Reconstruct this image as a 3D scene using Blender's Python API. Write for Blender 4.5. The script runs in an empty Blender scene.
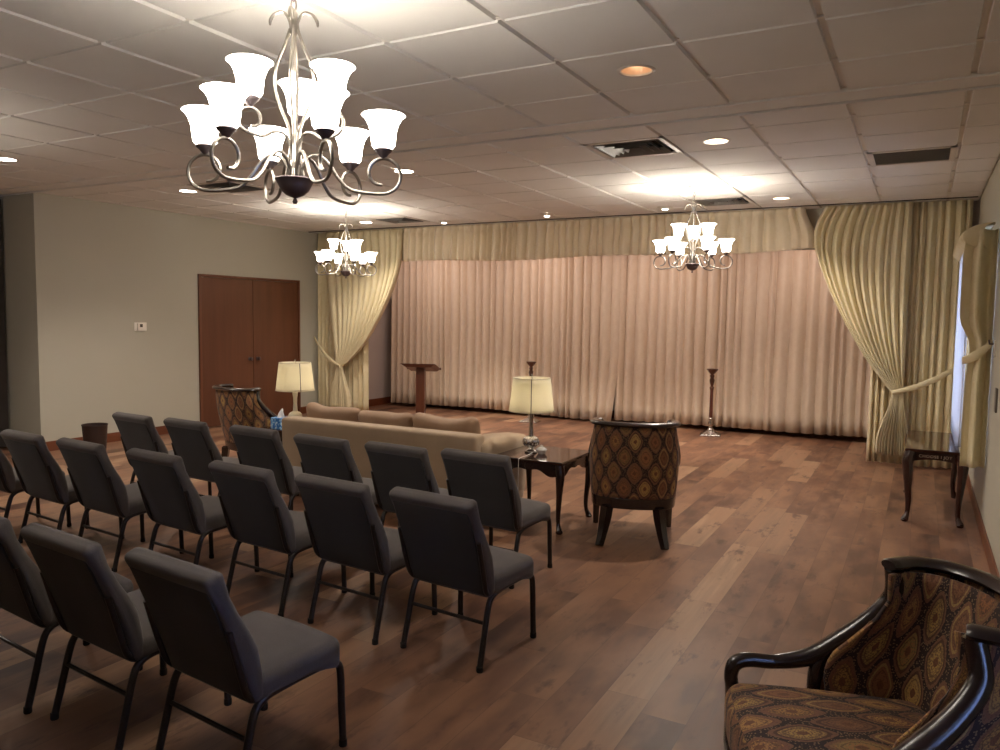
import bpy, math, random
from math import sin, cos, pi, radians, floor, sqrt
from mathutils import Vector, Matrix

C = bpy.context.scene.collection
rnd = random.Random(7)
H = 2.805            # ceiling height
XR, XL = 0.46, -8.39 # side walls
YB = 9.45            # wall with the stage opening
YC = 10.75           # stage curtain

# ------------------------------------------------------------------ materials
class NT:
    def __init__(s, name):
        s.m = bpy.data.materials.new(name); s.m.use_nodes = True
        s.t = s.m.node_tree; s.b = s.t.nodes['Principled BSDF']; s.out = s.t.nodes['Material Output']
    def n(s, typ, **kw):
        nd = s.t.nodes.new(typ)
        for k, v in kw.items(): setattr(nd, k, v)
        return nd
    def l(s, a, b): s.t.links.new(a, b)
    def put(s, sock, v):
        if hasattr(v, 'is_output'): s.l(v, sock)
        else: sock.default_value = v
    def math(s, op, a, b=0.0, c=0.0):
        nd = s.n('ShaderNodeMath', operation=op)
        s.put(nd.inputs[0], a); s.put(nd.inputs[1], b)
        if op in ('SMOOTH_MIN', 'MULTIPLY_ADD', 'COMPARE', 'WRAP'): s.put(nd.inputs[2], c)
        return nd.outputs[0]
    def mix(s, f, a, b):
        nd = s.n('ShaderNodeMix', data_type='RGBA')
        s.put(nd.inputs[0], f)
        s.put(nd.inputs[6], a if hasattr(a, 'is_output') else (*a, 1) if len(a) == 3 else a)
        s.put(nd.inputs[7], b if hasattr(b, 'is_output') else (*b, 1) if len(b) == 3 else b)
        return nd.outputs[2]
    def ramp(s, f, stops, interp='LINEAR'):
        nd = s.n('ShaderNodeValToRGB'); r = nd.color_ramp; r.interpolation = interp
        while len(r.elements) < len(stops): r.elements.new(0.5)
        for e, (p, c) in zip(r.elements, stops): e.position = p; e.color = (*c, 1) if len(c) == 3 else c
        s.put(nd.inputs[0], f); return nd.outputs[0]
    def noise(s, vec, scale, detail=2.0, rough=0.5):
        nd = s.n('ShaderNodeTexNoise'); s.l(vec, nd.inputs['Vector'])
        nd.inputs['Scale'].default_value = scale; nd.inputs['Detail'].default_value = detail
        nd.inputs['Roughness'].default_value = rough; return nd.outputs[0]
    def coord(s, kind='Object'): return s.n('ShaderNodeTexCoord').outputs[kind]
    def pos(s): return s.n('ShaderNodeNewGeometry').outputs['Position']
    def scale(s, vec, sc):
        nd = s.n('ShaderNodeMapping'); s.l(vec, nd.inputs[0]); nd.inputs['Scale'].default_value = sc; return nd.outputs[0]
    def sep(s, vec):
        nd = s.n('ShaderNodeSeparateXYZ'); s.l(vec, nd.inputs[0]); return nd.outputs
    def comb(s, x, y, z=0.0):
        nd = s.n('ShaderNodeCombineXYZ')
        for i, v in enumerate((x, y, z)): s.put(nd.inputs[i], v)
        return nd.outputs[0]
    def bump(s, h, strength=0.3, dist=0.01):
        nd = s.n('ShaderNodeBump'); s.l(h, nd.inputs['Height'])
        nd.inputs['Strength'].default_value = strength; nd.inputs['Distance'].default_value = dist
        s.l(nd.outputs[0], s.b.inputs['Normal'])
    def set(s, **kw):
        for k, v in kw.items(): s.put(s.b.inputs[k.replace('_', ' ')], v)
        return s.m

def srgb(r, g, b):
    return tuple(((c / 255) / 12.92 if c / 255 <= .04045 else ((c / 255 + .055) / 1.055) ** 2.4) for c in (r, g, b))

def vmat(name, c, rough=0.6, var=0.06, scale=30, bump=0.0, **kw):
    """plain coloured surface with gentle procedural variation"""
    m = NT(name); v = m.coord()
    nz = m.noise(v, scale, 3)
    c2 = tuple(max(0, x * (1 - 2 * var)) for x in c); c1 = tuple(min(1, x * (1 + 2 * var)) for x in c)
    m.set(Base_Color=m.mix(nz, c2, c1), Roughness=rough, **kw)
    if bump: m.bump(m.noise(v, scale * 6, 2), bump, 0.002)
    return m.m

def wall_mat(name, c):
    m = NT(name); v = m.pos()
    m.set(Base_Color=m.mix(m.noise(v, 1.3, 3), tuple(x * .96 for x in c), tuple(x * 1.03 for x in c)), Roughness=0.75)
    m.bump(m.noise(v, 90, 3), 0.12, 0.003)
    return m.m

def floor_mat():
    m = NT('vinyl_planks'); x, y, z = m.sep(m.pos())
    W, L = 0.18, 1.22
    row = m.math('FLOOR', m.math('DIVIDE', x, W))
    wn = m.n('ShaderNodeTexWhiteNoise', noise_dimensions='1D'); m.l(row, wn.inputs['W'])
    yy = m.math('DIVIDE', m.math('ADD', y, m.math('MULTIPLY', wn.outputs[0], 3.7)), L)
    col = m.math('FLOOR', yy)
    w2 = m.n('ShaderNodeTexWhiteNoise', noise_dimensions='2D'); m.l(m.comb(row, col), w2.inputs['Vector'])
    r = w2.outputs[0]
    base = m.ramp(r, [(0, srgb(70, 46, 37)), (.22, srgb(102, 70, 54)), (.45, srgb(126, 92, 72)),
                      (.65, srgb(108, 72, 54)), (.82, srgb(150, 116, 90)), (1, srgb(180, 146, 116))])
    # grain runs along the planks; every plank shifts it
    gx = m.math('ADD', x, m.math('MULTIPLY', r, 13.0))
    g1 = m.noise(m.comb(m.math('MULTIPLY', gx, 26.0), m.math('MULTIPLY', y, 1.6), m.math('MULTIPLY', r, 9.0)), 1.0, 5, .62)
    g2 = m.noise(m.comb(m.math('MULTIPLY', gx, 6.0), m.math('MULTIPLY', y, 2.2), m.math('MULTIPLY', r, 5.0)), 1.0, 3)
    knots = m.noise(m.comb(m.math('MULTIPLY', gx, 9.0), m.math('MULTIPLY', y, 3.0), 7.0), 1.0, 4, .7)
    c1 = m.mix(m.ramp(g1, [(.3, (0, 0, 0)), (.72, (1, 1, 1))]), m.mix(.55, base, srgb(84, 56, 44)), base)
    c2 = m.mix(m.math('MULTIPLY', m.ramp(g2, [(.40, (0, 0, 0)), (.62, (1, 1, 1))]), .55), c1, srgb(152, 112, 84))
    c3 = m.mix(m.ramp(knots, [(.56, (0, 0, 0)), (.68, (.8, .8, .8))]), c2, srgb(78, 52, 42))
    fx = m.math('ABSOLUTE', m.math('SUBTRACT', m.math('FRACT', m.math('DIVIDE', x, W)), .5))
    fy = m.math('ABSOLUTE', m.math('SUBTRACT', m.math('FRACT', yy), .5))
    ex = m.math('GREATER_THAN', fx, .5 - .0016 / W); ey = m.math('GREATER_THAN', fy, .5 - .0016 / L)
    e = m.math('MAXIMUM', ex, ey)
    col_ = m.mix(m.math('MULTIPLY', e, .35), c3, srgb(50, 30, 22))
    m.set(Base_Color=col_, Roughness=m.math('ADD', .34, m.math('MULTIPLY', g1, .16)))
    m.b.inputs['Specular IOR Level'].default_value = .42
    m.bump(m.math('SUBTRACT', g1, m.math('MULTIPLY', e, 1.5)), .12, .002)
    return m.m

def wood(name, dark, light, rough=.35, coat=.3, scale=1.0, axis='Z'):
    m = NT(name); x, y, z = m.sep(m.coord())
    s = {'Z': (14, 14, 1.4), 'X': (1.4, 14, 14), 'Y': (14, 1.4, 14)}[axis]
    v = m.comb(m.math('MULTIPLY', x, s[0] * scale), m.math('MULTIPLY', y, s[1] * scale), m.math('MULTIPLY', z, s[2] * scale))
    g = m.noise(v, 1.0, 5, .6)
    m.set(Base_Color=m.mix(m.ramp(g, [(.3, (0, 0, 0)), (.7, (1, 1, 1))]), dark, light), Roughness=rough, Coat_Weight=coat, Coat_Roughness=.15)
    return m.m

def curtain_mat(name, c, c2):
    m = NT(name); uv = m.coord('UV')
    big = m.noise(uv, 9, 4, .6)
    fig = m.ramp(big, [(.47, (0, 0, 0)), (.53, (1, 1, 1))])
    m.set(Base_Color=m.mix(m.math('MULTIPLY', fig, .5), c, c2), Roughness=.68, Sheen_Weight=.25)
    m.bump(m.noise(m.scale(uv, (300, 60, 1)), 1.0, 2), .08, .001)
    tr = m.n('ShaderNodeBsdfTranslucent'); tr.inputs[0].default_value = (*c, 1)
    mx = m.n('ShaderNodeMixShader'); mx.inputs[0].default_value = .15
    m.l(m.b.outputs[0], mx.inputs[1]); m.l(tr.outputs[0], mx.inputs[2]); m.l(mx.outputs[0], m.out.inputs[0])
    return m.m

def medallion_mat():
    """dark tapestry cloth, staggered pointed medallions ringed with dots; UV in metres"""
    m = NT('medallion_tapestry'); uv = m.coord('UV')
    wob = m.n('ShaderNodeTexNoise'); m.l(uv, wob.inputs['Vector']); wob.inputs['Scale'].default_value = 30
    vm = m.n('ShaderNodeVectorMath', operation='MULTIPLY_ADD'); m.l(wob.outputs[1], vm.inputs[0])
    vm.inputs[1].default_value = (.008, .008, 0); m.l(uv, vm.inputs[2])
    u, v, _ = m.sep(vm.outputs[0])
    PX, PY, A, B = .113, .25, .0565, .125
    def lattice(off):
        uu = m.math('SUBTRACT', m.math('DIVIDE', u, PX), off); vv = m.math('SUBTRACT', m.math('DIVIDE', v, PY), off)
        iu = m.math('ROUND', uu); iv = m.math('ROUND', vv)
        du = m.math('ABSOLUTE', m.math('MULTIPLY', m.math('SUBTRACT', uu, iu), PX / A))
        dv = m.math('ABSOLUTE', m.math('MULTIPLY', m.math('SUBTRACT', vv, iv), PY / B))
        d = m.math('ADD', m.math('POWER', du, 1.55), m.math('POWER', dv, 1.35))
        idn = m.comb(m.math('ADD', iu, off * 7.3), m.math('ADD', iv, off * 3.1))
        return d, idn, du, dv
    dA, iA, uA, vA = lattice(0.0); dB, iB, uB, vB = lattice(0.5)
    sel = m.math('LESS_THAN', dB, dA)
    d = m.math('MINIMUM', dA, dB)
    mv = m.n('ShaderNodeMix', data_type='VECTOR'); m.l(sel, mv.inputs[0]); m.l(iA, mv.inputs[4]); m.l(iB, mv.inputs[5])
    wn = m.n('ShaderNodeTexWhiteNoise', noise_dimensions='2D'); m.l(mv.outputs[1], wn.inputs['Vector']); r = wn.outputs[0]
    fill = m.ramp(r, [(0, srgb(162, 120, 70)), (.2, srgb(156, 108, 70)), (.4, srgb(154, 126, 74)), (.6, srgb(176, 140, 84)), (.8, srgb(146, 98, 68)), (1, srgb(160, 126, 74))], 'CONSTANT')
    ring = m.ramp(r, [(0, srgb(130, 86, 60)), (.35, srgb(144, 110, 68)), (.55, srgb(94, 62, 44)), (.86, srgb(172, 138, 84))], 'CONSTANT')
    core = m.ramp(r, [(0, srgb(192, 142, 76)), (.3, srgb(176, 112, 66)), (.6, srgb(200, 160, 82)), (.85, srgb(150, 104, 66))], 'CONSTANT')
    tex = m.noise(uv, 170, 2, .6)
    motif = m.math('GREATER_THAN', m.math('ADD', tex, m.math('MULTIPLY', m.math('SUBTRACT', .2, d), .35)), .52)
    w3 = m.n('ShaderNodeTexWhiteNoise', noise_dimensions='3D'); m.l(m.comb(r, r, 4.0), w3.inputs['Vector'])
    fill = m.mix(m.math('MULTIPLY', m.math('GREATER_THAN', w3.outputs[0], .38), .55), fill, srgb(104, 72, 50))
    fill2 = m.mix(m.math('MULTIPLY', motif, .7), fill, core)
    rim = m.math('LESS_THAN', m.math('ABSOLUTE', m.math('SUBTRACT', d, m.math('ADD', .24, m.math('MULTIPLY', tex, .08)))), .022)
    fill2 = m.mix(m.math('MULTIPLY', rim, .6), fill2, srgb(82, 54, 38))
    fill2 = m.mix(m.math('LESS_THAN', d, .07), fill2, srgb(120, 78, 50))
    body = m.mix(m.math('GREATER_THAN', d, .40), fill2, ring)
    body = m.mix(m.math('GREATER_THAN', d, .50), body, srgb(130, 90, 64))
    body = m.mix(m.math('MULTIPLY', m.math('LESS_THAN', tex, .42), .45), body, srgb(62, 40, 28))
    vor = m.n('ShaderNodeTexVoronoi'); m.l(uv, vor.inputs['Vector']); vor.inputs['Scale'].default_value = 140
    dots = m.math('LESS_THAN', vor.outputs[0], .34)
    ground = m.mix(dots, srgb(50, 32, 27), srgb(136, 108, 78))
    c = m.mix(m.math('GREATER_THAN', d, .63), body, ground)
    m.set(Base_Color=c, Roughness=.8, Sheen_Weight=.1)
    m.bump(m.math('ADD', tex, m.math('MULTIPLY', m.math('LESS_THAN', d, .6), .8)), .2, .001)
    return m.m

def weave_mat(name, c, c2, rough=.9):
    m = NT(name); v = m.coord()
    a = m.noise(v, 420, 2, .7); b = m.noise(v, 9, 3)
    m.set(Base_Color=m.mix(m.ramp(a, [(.3, (0, 0, 0)), (.7, (1, 1, 1))]), c, m.mix(b, c, c2)), Roughness=rough, Sheen_Weight=.15)
    m.bump(a, .25, .0015)
    return m.m

def emit(name, col, strength, base=(.9, .9, .88)):
    m = NT(name); nz = m.noise(m.coord(), 40, 2)
    m.set(Base_Color=(*base, 1), Roughness=.35, Emission_Color=m.mix(nz, tuple(x * .97 for x in col), col), Emission_Strength=strength)
    return m.m

M = {}
M['wall'] = wall_mat('wall_paint', srgb(182, 179, 164))
M['alcove'] = wall_mat('alcove_paint', srgb(190, 178, 170))
M['floor'] = floor_mat()
def tile_mat():
    m = NT('acoustic_tile'); v = m.pos()
    f = m.noise(v, 160, 3, .7)
    m.set(Base_Color=m.mix(m.noise(v, 2.2, 3), srgb(216, 214, 209), srgb(228, 226, 221)), Roughness=.9)
    m.bump(f, .22, .003)
    return m.m
M['tile'] = tile_mat()
M['tbar'] = vmat('painted_steel_grid', srgb(226, 222, 214), .5, .02)
M['base'] = wood('stained_baseboard', srgb(92, 48, 28), srgb(128, 72, 42), .4, .2, .5, 'Y')
M['door'] = wood('mahogany_veneer', srgb(90, 52, 34), srgb(106, 64, 42), .42, .25, .35)
M['door_trim'] = wood('mahogany_trim', srgb(96, 56, 38), srgb(118, 72, 48), .4, .25, .5)
M['curtain'] = curtain_mat('cream_damask', srgb(234, 221, 180), srgb(241, 230, 196))
M['valance'] = curtain_mat('cream_damask_valance', srgb(244, 230, 200), srgb(248, 236, 210))
M['stage_curtain'] = curtain_mat('pink_lit_cream_damask', srgb(234, 216, 192), srgb(240, 224, 202))  # same cream cloth as the valance; pink stage light put into the base colour
M['sheer'] = vmat('white_sheer', srgb(225, 225, 230), .8, .02)
M['nickel'] = vmat('brushed_nickel', srgb(158, 152, 144), .36, .05, 60, Metallic=1.0)
M['dark_bronze'] = vmat('dark_bronze', srgb(112, 102, 104), .45, .08, 40, Metallic=.85)
M['silver'] = vmat('brushed_silver', srgb(196, 192, 186), .25, .05, 60, Metallic=1.0)
M['shade_glass'] = emit('lit_frosted_glass', (1.0, .905, .79), 10.2)
M['can_lens'] = emit('lit_downlight', (1.0, .92, .82), 14.0)
M['dim_bulb'] = emit('dim_warm_bulb', (1.0, .78, .58), 1.8)
M['can_inside'] = vmat('gold_reflector', srgb(232, 206, 178), .3, .04, Metallic=.7)
M['white_metal'] = vmat('white_enamel', srgb(205, 198, 188), .45, .02)
M['vent_metal'] = vmat('aluminium_louver', srgb(120, 117, 112), .45, .04, Metallic=.3)
M['vent_dark'] = vmat('dark_duct', srgb(24, 22, 20), .9, .1)
M['grille'] = vmat('grey_grille', srgb(112, 106, 98), .6, .05)
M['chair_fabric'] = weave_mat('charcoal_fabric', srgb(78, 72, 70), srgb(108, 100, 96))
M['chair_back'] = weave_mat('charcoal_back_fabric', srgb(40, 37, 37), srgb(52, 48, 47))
M['chair_metal'] = vmat('charcoal_vein_steel', srgb(58, 52, 50), .38, .2, 120, Metallic=.6)
M['rubber'] = vmat('black_rubber', srgb(20, 18, 18), .7, .05)
M['sofa'] = weave_mat('tan_velvet', srgb(160, 138, 112), srgb(182, 158, 130), .85)
M['sofa_cushion'] = weave_mat('tan_velvet_cushion', srgb(150, 122, 98), srgb(172, 142, 114), .85)
M['tapestry'] = medallion_mat()
M['espresso'] = wood('espresso_wood', srgb(26, 14, 13), srgb(46, 27, 24), .25, .6, .6)
M['cherry'] = wood('dark_cherry', srgb(34, 14, 12), srgb(62, 28, 22), .22, .7, .6)
M['table_top'] = wood('polished_cherry_top', srgb(36, 18, 14), srgb(58, 32, 25), .08, .15, .5, 'X')
M['podium'] = wood('podium_oak', srgb(92, 48, 30), srgb(118, 66, 42), .4, .3, .6)
M['lamp_cream'] = vmat('cream_ceramic', srgb(214, 204, 180), .3, .02)
M['basket'] = wood('basket_brown', srgb(34, 19, 15), srgb(50, 29, 22), .55, .1, 1.5)
M['white_plastic'] = vmat('white_plastic', srgb(240, 236, 226), .5, .01)
M['lcd'] = vmat('dark_lcd', srgb(60, 54, 44), .3, .05)
M['candle_metal'] = vmat('antique_brass', srgb(92, 66, 52), .35, .15, 60, Metallic=.8)
M['candle_wood'] = wood('torchere_shaft', srgb(70, 34, 24), srgb(96, 50, 34), .35, .3)
M['tissue'] = vmat('tissue_paper', srgb(240, 240, 240), .9, .01)
M['black'] = vmat('black_track', srgb(28, 24, 20), .6, .05)
M['partition'] = vmat('dark_vinyl_partition', srgb(62, 56, 52), .7, .06)
M['letters'] = vmat('pale_inlay', srgb(205, 196, 180), .4, .02)
M['glass'] = vmat('clear_glass', (1, 1, 1), .03, 0, Transmission_Weight=1.0)
M['dish'] = vmat('pale_cut_glass', srgb(225, 222, 214), .15, .02, Transmission_Weight=.35)
def tissue_box_mat():
    m = NT('blue_print_card'); nz = m.noise(m.coord(), 55, 3, .6)
    m.set(Base_Color=m.ramp(nz, [(.4, srgb(34, 98, 178)), (.52, srgb(60, 140, 205)), (.6, srgb(190, 215, 232))]), Roughness=.5)
    return m.m
M['tissue_box'] = tissue_box_mat()
def shade_mat(name, c, k):
    m = NT(name); nz = m.noise(m.scale(m.coord(), (300, 300, 300)), 1.0, 2)
    m.set(Base_Color=m.mix(nz, tuple(x * .96 for x in c), c), Roughness=.8)
    tr = m.n('ShaderNodeBsdfTranslucent'); tr.inputs[0].default_value = (*c, 1)
    mx = m.n('ShaderNodeMixShader'); mx.inputs[0].default_value = k
    m.l(m.b.outputs[0], mx.inputs[1]); m.l(tr.outputs[0], mx.inputs[2]); m.l(mx.outputs[0], m.out.inputs[0])
    return m.m
M['lamp_shade'] = shade_mat('ivory_linen_shade', srgb(244, 238, 216), .5)
M['sheer_cloth'] = shade_mat('white_sheer_cloth', srgb(232, 232, 236), .6)

# ------------------------------------------------------------------ mesh helpers
class MB:
    def __init__(s): s.v = []; s.f = []; s.uv = []
    def add(s, vs, fs, uvs=None):
        o = len(s.v); s.v += [tuple(p) for p in vs]; s.f += [tuple(i + o for i in f) for f in fs]
        s.uv += list(uvs) if uvs else [(p[0], p[2]) for p in vs]
        return s
    def box(s, a, b):
        (x0, y0, z0), (x1, y1, z1) = a, b
        vs = [(x, y, z) for z in (z0, z1) for y in (y0, y1) for x in (x0, x1)]
        return s.add(vs, [(0, 2, 3, 1), (4, 5, 7, 6), (0, 1, 5, 4), (2, 6, 7, 3), (0, 4, 6, 2), (1, 3, 7, 5)])
    def hexa(s, bot, top):
        """bot/top: four points each, counterclockwise"""
        return s.add(list(bot) + list(top), [(3, 2, 1, 0), (4, 5, 6, 7)] + [(i, (i + 1) % 4, 4 + (i + 1) % 4, 4 + i) for i in range(4)])
    def lathe(s, prof, n=24, c=(0, 0, 0), closed=False, flute=0, amp=0.0):
        vs = []; fs = []
        for r, z in prof:
            for i in range(n):
                a = 2 * pi * i / n
                rr = r * (1 + (amp * cos(flute * a) if flute else 0))
                vs.append((c[0] + rr * cos(a), c[1] + rr * sin(a), c[2] + z))
        for k in range(len(prof) - 1):
            for i in range(n):
                j = (i + 1) % n
                fs.append((k * n + i, k * n + j, (k + 1) * n + j, (k + 1) * n + i))
        if closed:
            fs.append(tuple(range(n - 1, -1, -1))); k = (len(prof) - 1) * n; fs.append(tuple(range(k, k + n)))
        return s.add(vs, fs)
    def tube(s, pts, r, n=10, sub=0, closed=False, squash=None):
        """sweep; r scalar or list; sub>0 resamples with Catmull-Rom"""
        P = [Vector(p) for p in pts]; R = list(r) if isinstance(r, (list, tuple)) else [r] * len(P)
        if sub:
            Q = []; S = []
            N = len(P)
            for i in range(N - (0 if closed else 1)):
                if closed: p0, p1, p2, p3 = P[(i - 1) % N], P[i], P[(i + 1) % N], P[(i + 2) % N]; r1, r2 = R[i], R[(i + 1) % N]
                else: p0, p1, p2, p3 = P[max(i - 1, 0)], P[i], P[i + 1], P[min(i + 2, N - 1)]; r1, r2 = R[i], R[i + 1]
                for k in range(sub):
                    t = k / sub
                    Q.append(.5 * ((2 * p1) + (p2 - p0) * t + (2 * p0 - 5 * p1 + 4 * p2 - p3) * t * t + (3 * p1 - p0 - 3 * p2 + p3) * t ** 3))
                    S.append(r1 + (r2 - r1) * t)
            if not closed: Q.append(P[-1]); S.append(R[-1])
            P, R = Q, S
        N = len(P); vs = []; fs = []
        T = []
        for i in range(N):
            if closed: t = P[(i + 1) % N] - P[(i - 1) % N]
            else: t = P[min(i + 1, N - 1)] - P[max(i - 1, 0)]
            T.append(t.normalized() if t.length > 1e-9 else Vector((0, 0, 1)))
        up = Vector((0, 0, 1)) if abs(T[0].z) < .9 else Vector((1, 0, 0))
        a = T[0].cross(up).normalized()
        for i in range(N):
            a = (a - T[i] * a.dot(T[i])).normalized(); b = T[i].cross(a)
            for k in range(n):
                th = 2 * pi * k / n
                q = P[i] + (a * cos(th) + b * sin(th)) * R[i]
                vs.append(tuple(q))
        for i in range(N if closed else N - 1):
            for k in range(n):
                k2 = (k + 1) % n; j = (i + 1) % N
                fs.append((i * n + k, i * n + k2, j * n + k2, j * n + k))
        if not closed:
            fs.append(tuple(range(n - 1, -1, -1))); fs.append(tuple((N - 1) * n + k for k in range(n)))
        return s.add(vs, fs)
    def grid(s, fn, nu, nv, uvfn=None, wrap=False):
        vs = []; uvs = []
        for j in range(nv + 1):
            for i in range(nu + (0 if wrap else 1)):
                u, v = i / nu, j / nv
                vs.append(fn(u, v)); uvs.append(uvfn(u, v) if uvfn else (u, v))
        w = nu if wrap else nu + 1; fs = []
        for j in range(nv):
            for i in range(nu):
                i2 = (i + 1) % w if wrap else i + 1
                fs.append((j * w + i, j * w + i2, (j + 1) * w + i2, (j + 1) * w + i))
        return s.add(vs, fs, uvs)
    def rbox(s, c, size, r, n=8, warp=None, uvscale=1.0):
        """rounded box from a cube of grids; warp(p)->p in local coords"""
        hx, hy, hz = [d / 2 for d in size]
        def sp(t, h):  # dense spacing near the ends
            k = min(r, h) / h
            t = 2 * t - 1
            a = abs(t); e = .5
            if a > e: q = 1 - k + k * (a - e) / (1 - e)
            else: q = (1 - k) * a / e
            return math.copysign(q * h, t)
        for ax in range(3):
            for sg in (-1, 1):
                vs = []; uvs = []
                for j in range(n + 1):
                    for i in range(n + 1):
                        h = [hx, hy, hz]
                        p = [0, 0, 0]; a1, a2 = (ax + 1) % 3, (ax + 2) % 3
                        p[ax] = sg * h[ax]; p[a1] = sp(i / n, h[a1]); p[a2] = sp(j / n, h[a2])
                        q = []
                        cl = [max(-(h[k] - min(r, h[k])), min(h[k] - min(r, h[k]), p[k])) for k in range(3)]
                        d = Vector([p[k] - cl[k] for k in range(3)])
                        if d.length > 1e-9: d = d.normalized() * r
                        q = Vector(cl) + Vector([max(-h[k], min(h[k], d[k])) for k in range(3)])
                        if warp: q = Vector(warp(q))
                        vs.append((q.x + c[0], q.y + c[1], q.z + c[2]))
                        uvs.append((p[0], p[1]) if ax == 2 else (p[0], p[2]) if ax == 1 else (p[1], p[2]))
                fs = []
                for j in range(n):
                    for i in range(n):
                        q4 = (j * (n + 1) + i, j * (n + 1) + i + 1, (j + 1) * (n + 1) + i + 1, (j + 1) * (n + 1) + i)
                        fs.append(q4 if sg > 0 else q4[::-1])
                s.add(vs, fs, uvs)
        return s
    def build(s, name, mat, parent=None, smooth=True, bevel=0, solid=0, weld=False, angle=40):
        me = bpy.data.meshes.new(name); me.from_pydata(s.v, [], s.f); me.update()
        uvl = me.uv_layers.new(name='UVMap')
        for lp in me.loops: uvl.data[lp.index].uv = s.uv[lp.vertex_index]
        me.materials.append(mat)
        o = bpy.data.objects.new(name, me); C.objects.link(o)
        if parent: o.parent = parent
        if weld:
            w = o.modifiers.new('w', 'WELD'); w.merge_threshold = 1e-4
        if solid:
            m = o.modifiers.new('s', 'SOLIDIFY'); m.thickness = solid; m.offset = 0
        if bevel:
            m = o.modifiers.new('b', 'BEVEL'); m.width = bevel; m.segments = 2; m.limit_method = 'ANGLE'; m.angle_limit = radians(40)
        if smooth:
            me.polygons.foreach_set('use_smooth', [True] * len(me.polygons))
            if hasattr(me, 'set_sharp_from_angle'): me.set_sharp_from_angle(angle=radians(angle))
        return o

def tag(o, label, cat, group=None):
    o['label'] = label; o['category'] = cat
    if group: o['group'] = group
    return o
def thing(name, label, cat, loc=(0, 0, 0), rz=0, group=None, s=1):
    o = bpy.data.objects.new(name, None); C.objects.link(o)
    o.location = loc; o.rotation_euler = (0, 0, rz); o.scale = (s, s, s); o.empty_display_size = .1
    return tag(o, label, cat, group)
def struct(o): o['kind'] = 'structure'; return o
def copy_tree(o, parent=None):
    kids = [c for c in bpy.data.objects if c.parent == o]
    c = o.copy(); C.objects.link(c)
    if parent: c.parent = parent
    for k in kids: copy_tree(k, c)
    return c
def place(proto, used, loc, rz, label, s=1):
    o = proto if not used else copy_tree(proto)
    o.location = loc; o.rotation_euler = (0, 0, rz); o['label'] = label; o.scale = (s, s, s)
    return o

# ------------------------------------------------------------------ room shell
XF, YF = -9.6, -2.6     # left wall and rear wall of the front room part
def box_obj(name, a, b, mat, parent=None, bevel=0):
    return MB().box(a, b).build(name, mat, parent, smooth=False, bevel=bevel)
struct(box_obj('floor', (XF - .2, YF - .2, -.1), (XR + .2, 11.6, 0), M['floor']))
struct(box_obj('wall_left', (XL - .15, 4.95, 0), (XL, YB, H + .02), M['wall']))
# return wall facing the camera, and the front room's own left and rear walls
struct(box_obj('wall_return', (XF - .15, 4.95, 0), (XL - .15, 5.10, H + .02), M['wall']))
struct(box_obj('wall_front_left', (XF - .15, YF - .15, 0), (XF, 4.95, H + .02), M['wall']))
# rear wall behind the camera
struct(box_obj('wall_rear', (XF - .15, YF - .15, 0), (XR + .15, YF, H + .02), M['wall']))
# right wall with two window openings
W1 = (6.80, 8.15, .62, 2.22)       # y0,y1,z0,z1
W2 = (.95, 1.75, .50, 1.9)
mb = MB()
ys = [YF, W2[0], W2[1], W1[0], W1[1], 11.6]
mb.box((XR, YF - .15, 0), (XR + .15, W2[0], H + .02)); mb.box((XR, W2[1], 0), (XR + .15, W1[0], H + .02)); mb.box((XR, W1[1], 0), (XR + .15, 11.6, H + .02))
for w in (W1, W2):
    mb.box((XR, w[0], 0), (XR + .15, w[1], w[2])); mb.box((XR, w[0], w[3]), (XR + .15, w[1], H + .02))
struct(mb.build('wall_right', M['wall'], smooth=False))
for i, w in enumerate((W1, W2)):
    f = MB(); t = .045; x0, x1 = XR + .02, XR + .10
    f.box((x0, w[0], w[2]), (x1, w[0] + t, w[3])); f.box((x0, w[1] - t, w[2]), (x1, w[1], w[3]))
    f.box((x0, w[0], w[2]), (x1, w[1], w[2] + t)); f.box((x0, w[0], w[3] - t), (x1, w[1], w[3]))
    ym = (w[0] + w[1]) / 2; f.box((x0 + .01, ym - .02, w[2]), (x1 - .01, ym + .02, w[3]))
    o = struct(f.build('window_%d' % (i + 1), M['white_metal'], smooth=False))
    box_obj('window_pane', (XR + .055, w[0] + .02, w[2] + .02), (XR + .061, w[1] - .02, w[3] - .02), M['glass'], o)
# stage opening wall: header and cheeks
SX0, SX1 = -8.15, .20
struct(box_obj('wall_stage_header', (SX0, YB, 2.36), (SX1, YB + .12, H + .02), M['wall']))
struct(box_obj('wall_stage_left', (XL - .15, YB, 0), (SX0, 11.6, H + .02), M['alcove']))
struct(box_obj('wall_stage_right', (SX1, YB, 0), (XR, 11.6, H + .02), M['alcove']))
struct(box_obj('wall_stage_back', (SX0, 11.3, 0), (SX1, 11.6, H + .02), M['alcove']))
struct(box_obj('ceiling_stage', (SX0, YB + .12, 2.75), (SX1, 11.3, H + .02), M['alcove']))
# slab above the tiles
struct(box_obj('ceiling_slab', (XF - .15, YF - .15, H + .2), (XR + .15, 11.6, H + .3), M['white_metal']))

# baseboards
bb = lambda name, a, b: struct(box_obj(name, a, b, M['base'], bevel=.004))
bb('baseboard_left', (XL, 4.95, 0), (XL + .014, 7.04, .11)); bb('baseboard_left_rear', (XL, 8.97, 0), (XL + .014, YB, .11))
bb('baseboard_right', (XR - .014, YF, 0), (XR, YB, .11))
bb('baseboard_return', (XF, 4.936, 0), (XL + .014, 4.95, .11))
bb('baseboard_stage', (SX0, YB + .1, 0), (SX0 + .014, 11.3, .12)); bb('baseboard_stage_back', (SX0, 11.286, 0), (SX1, 11.3, .12))

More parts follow.
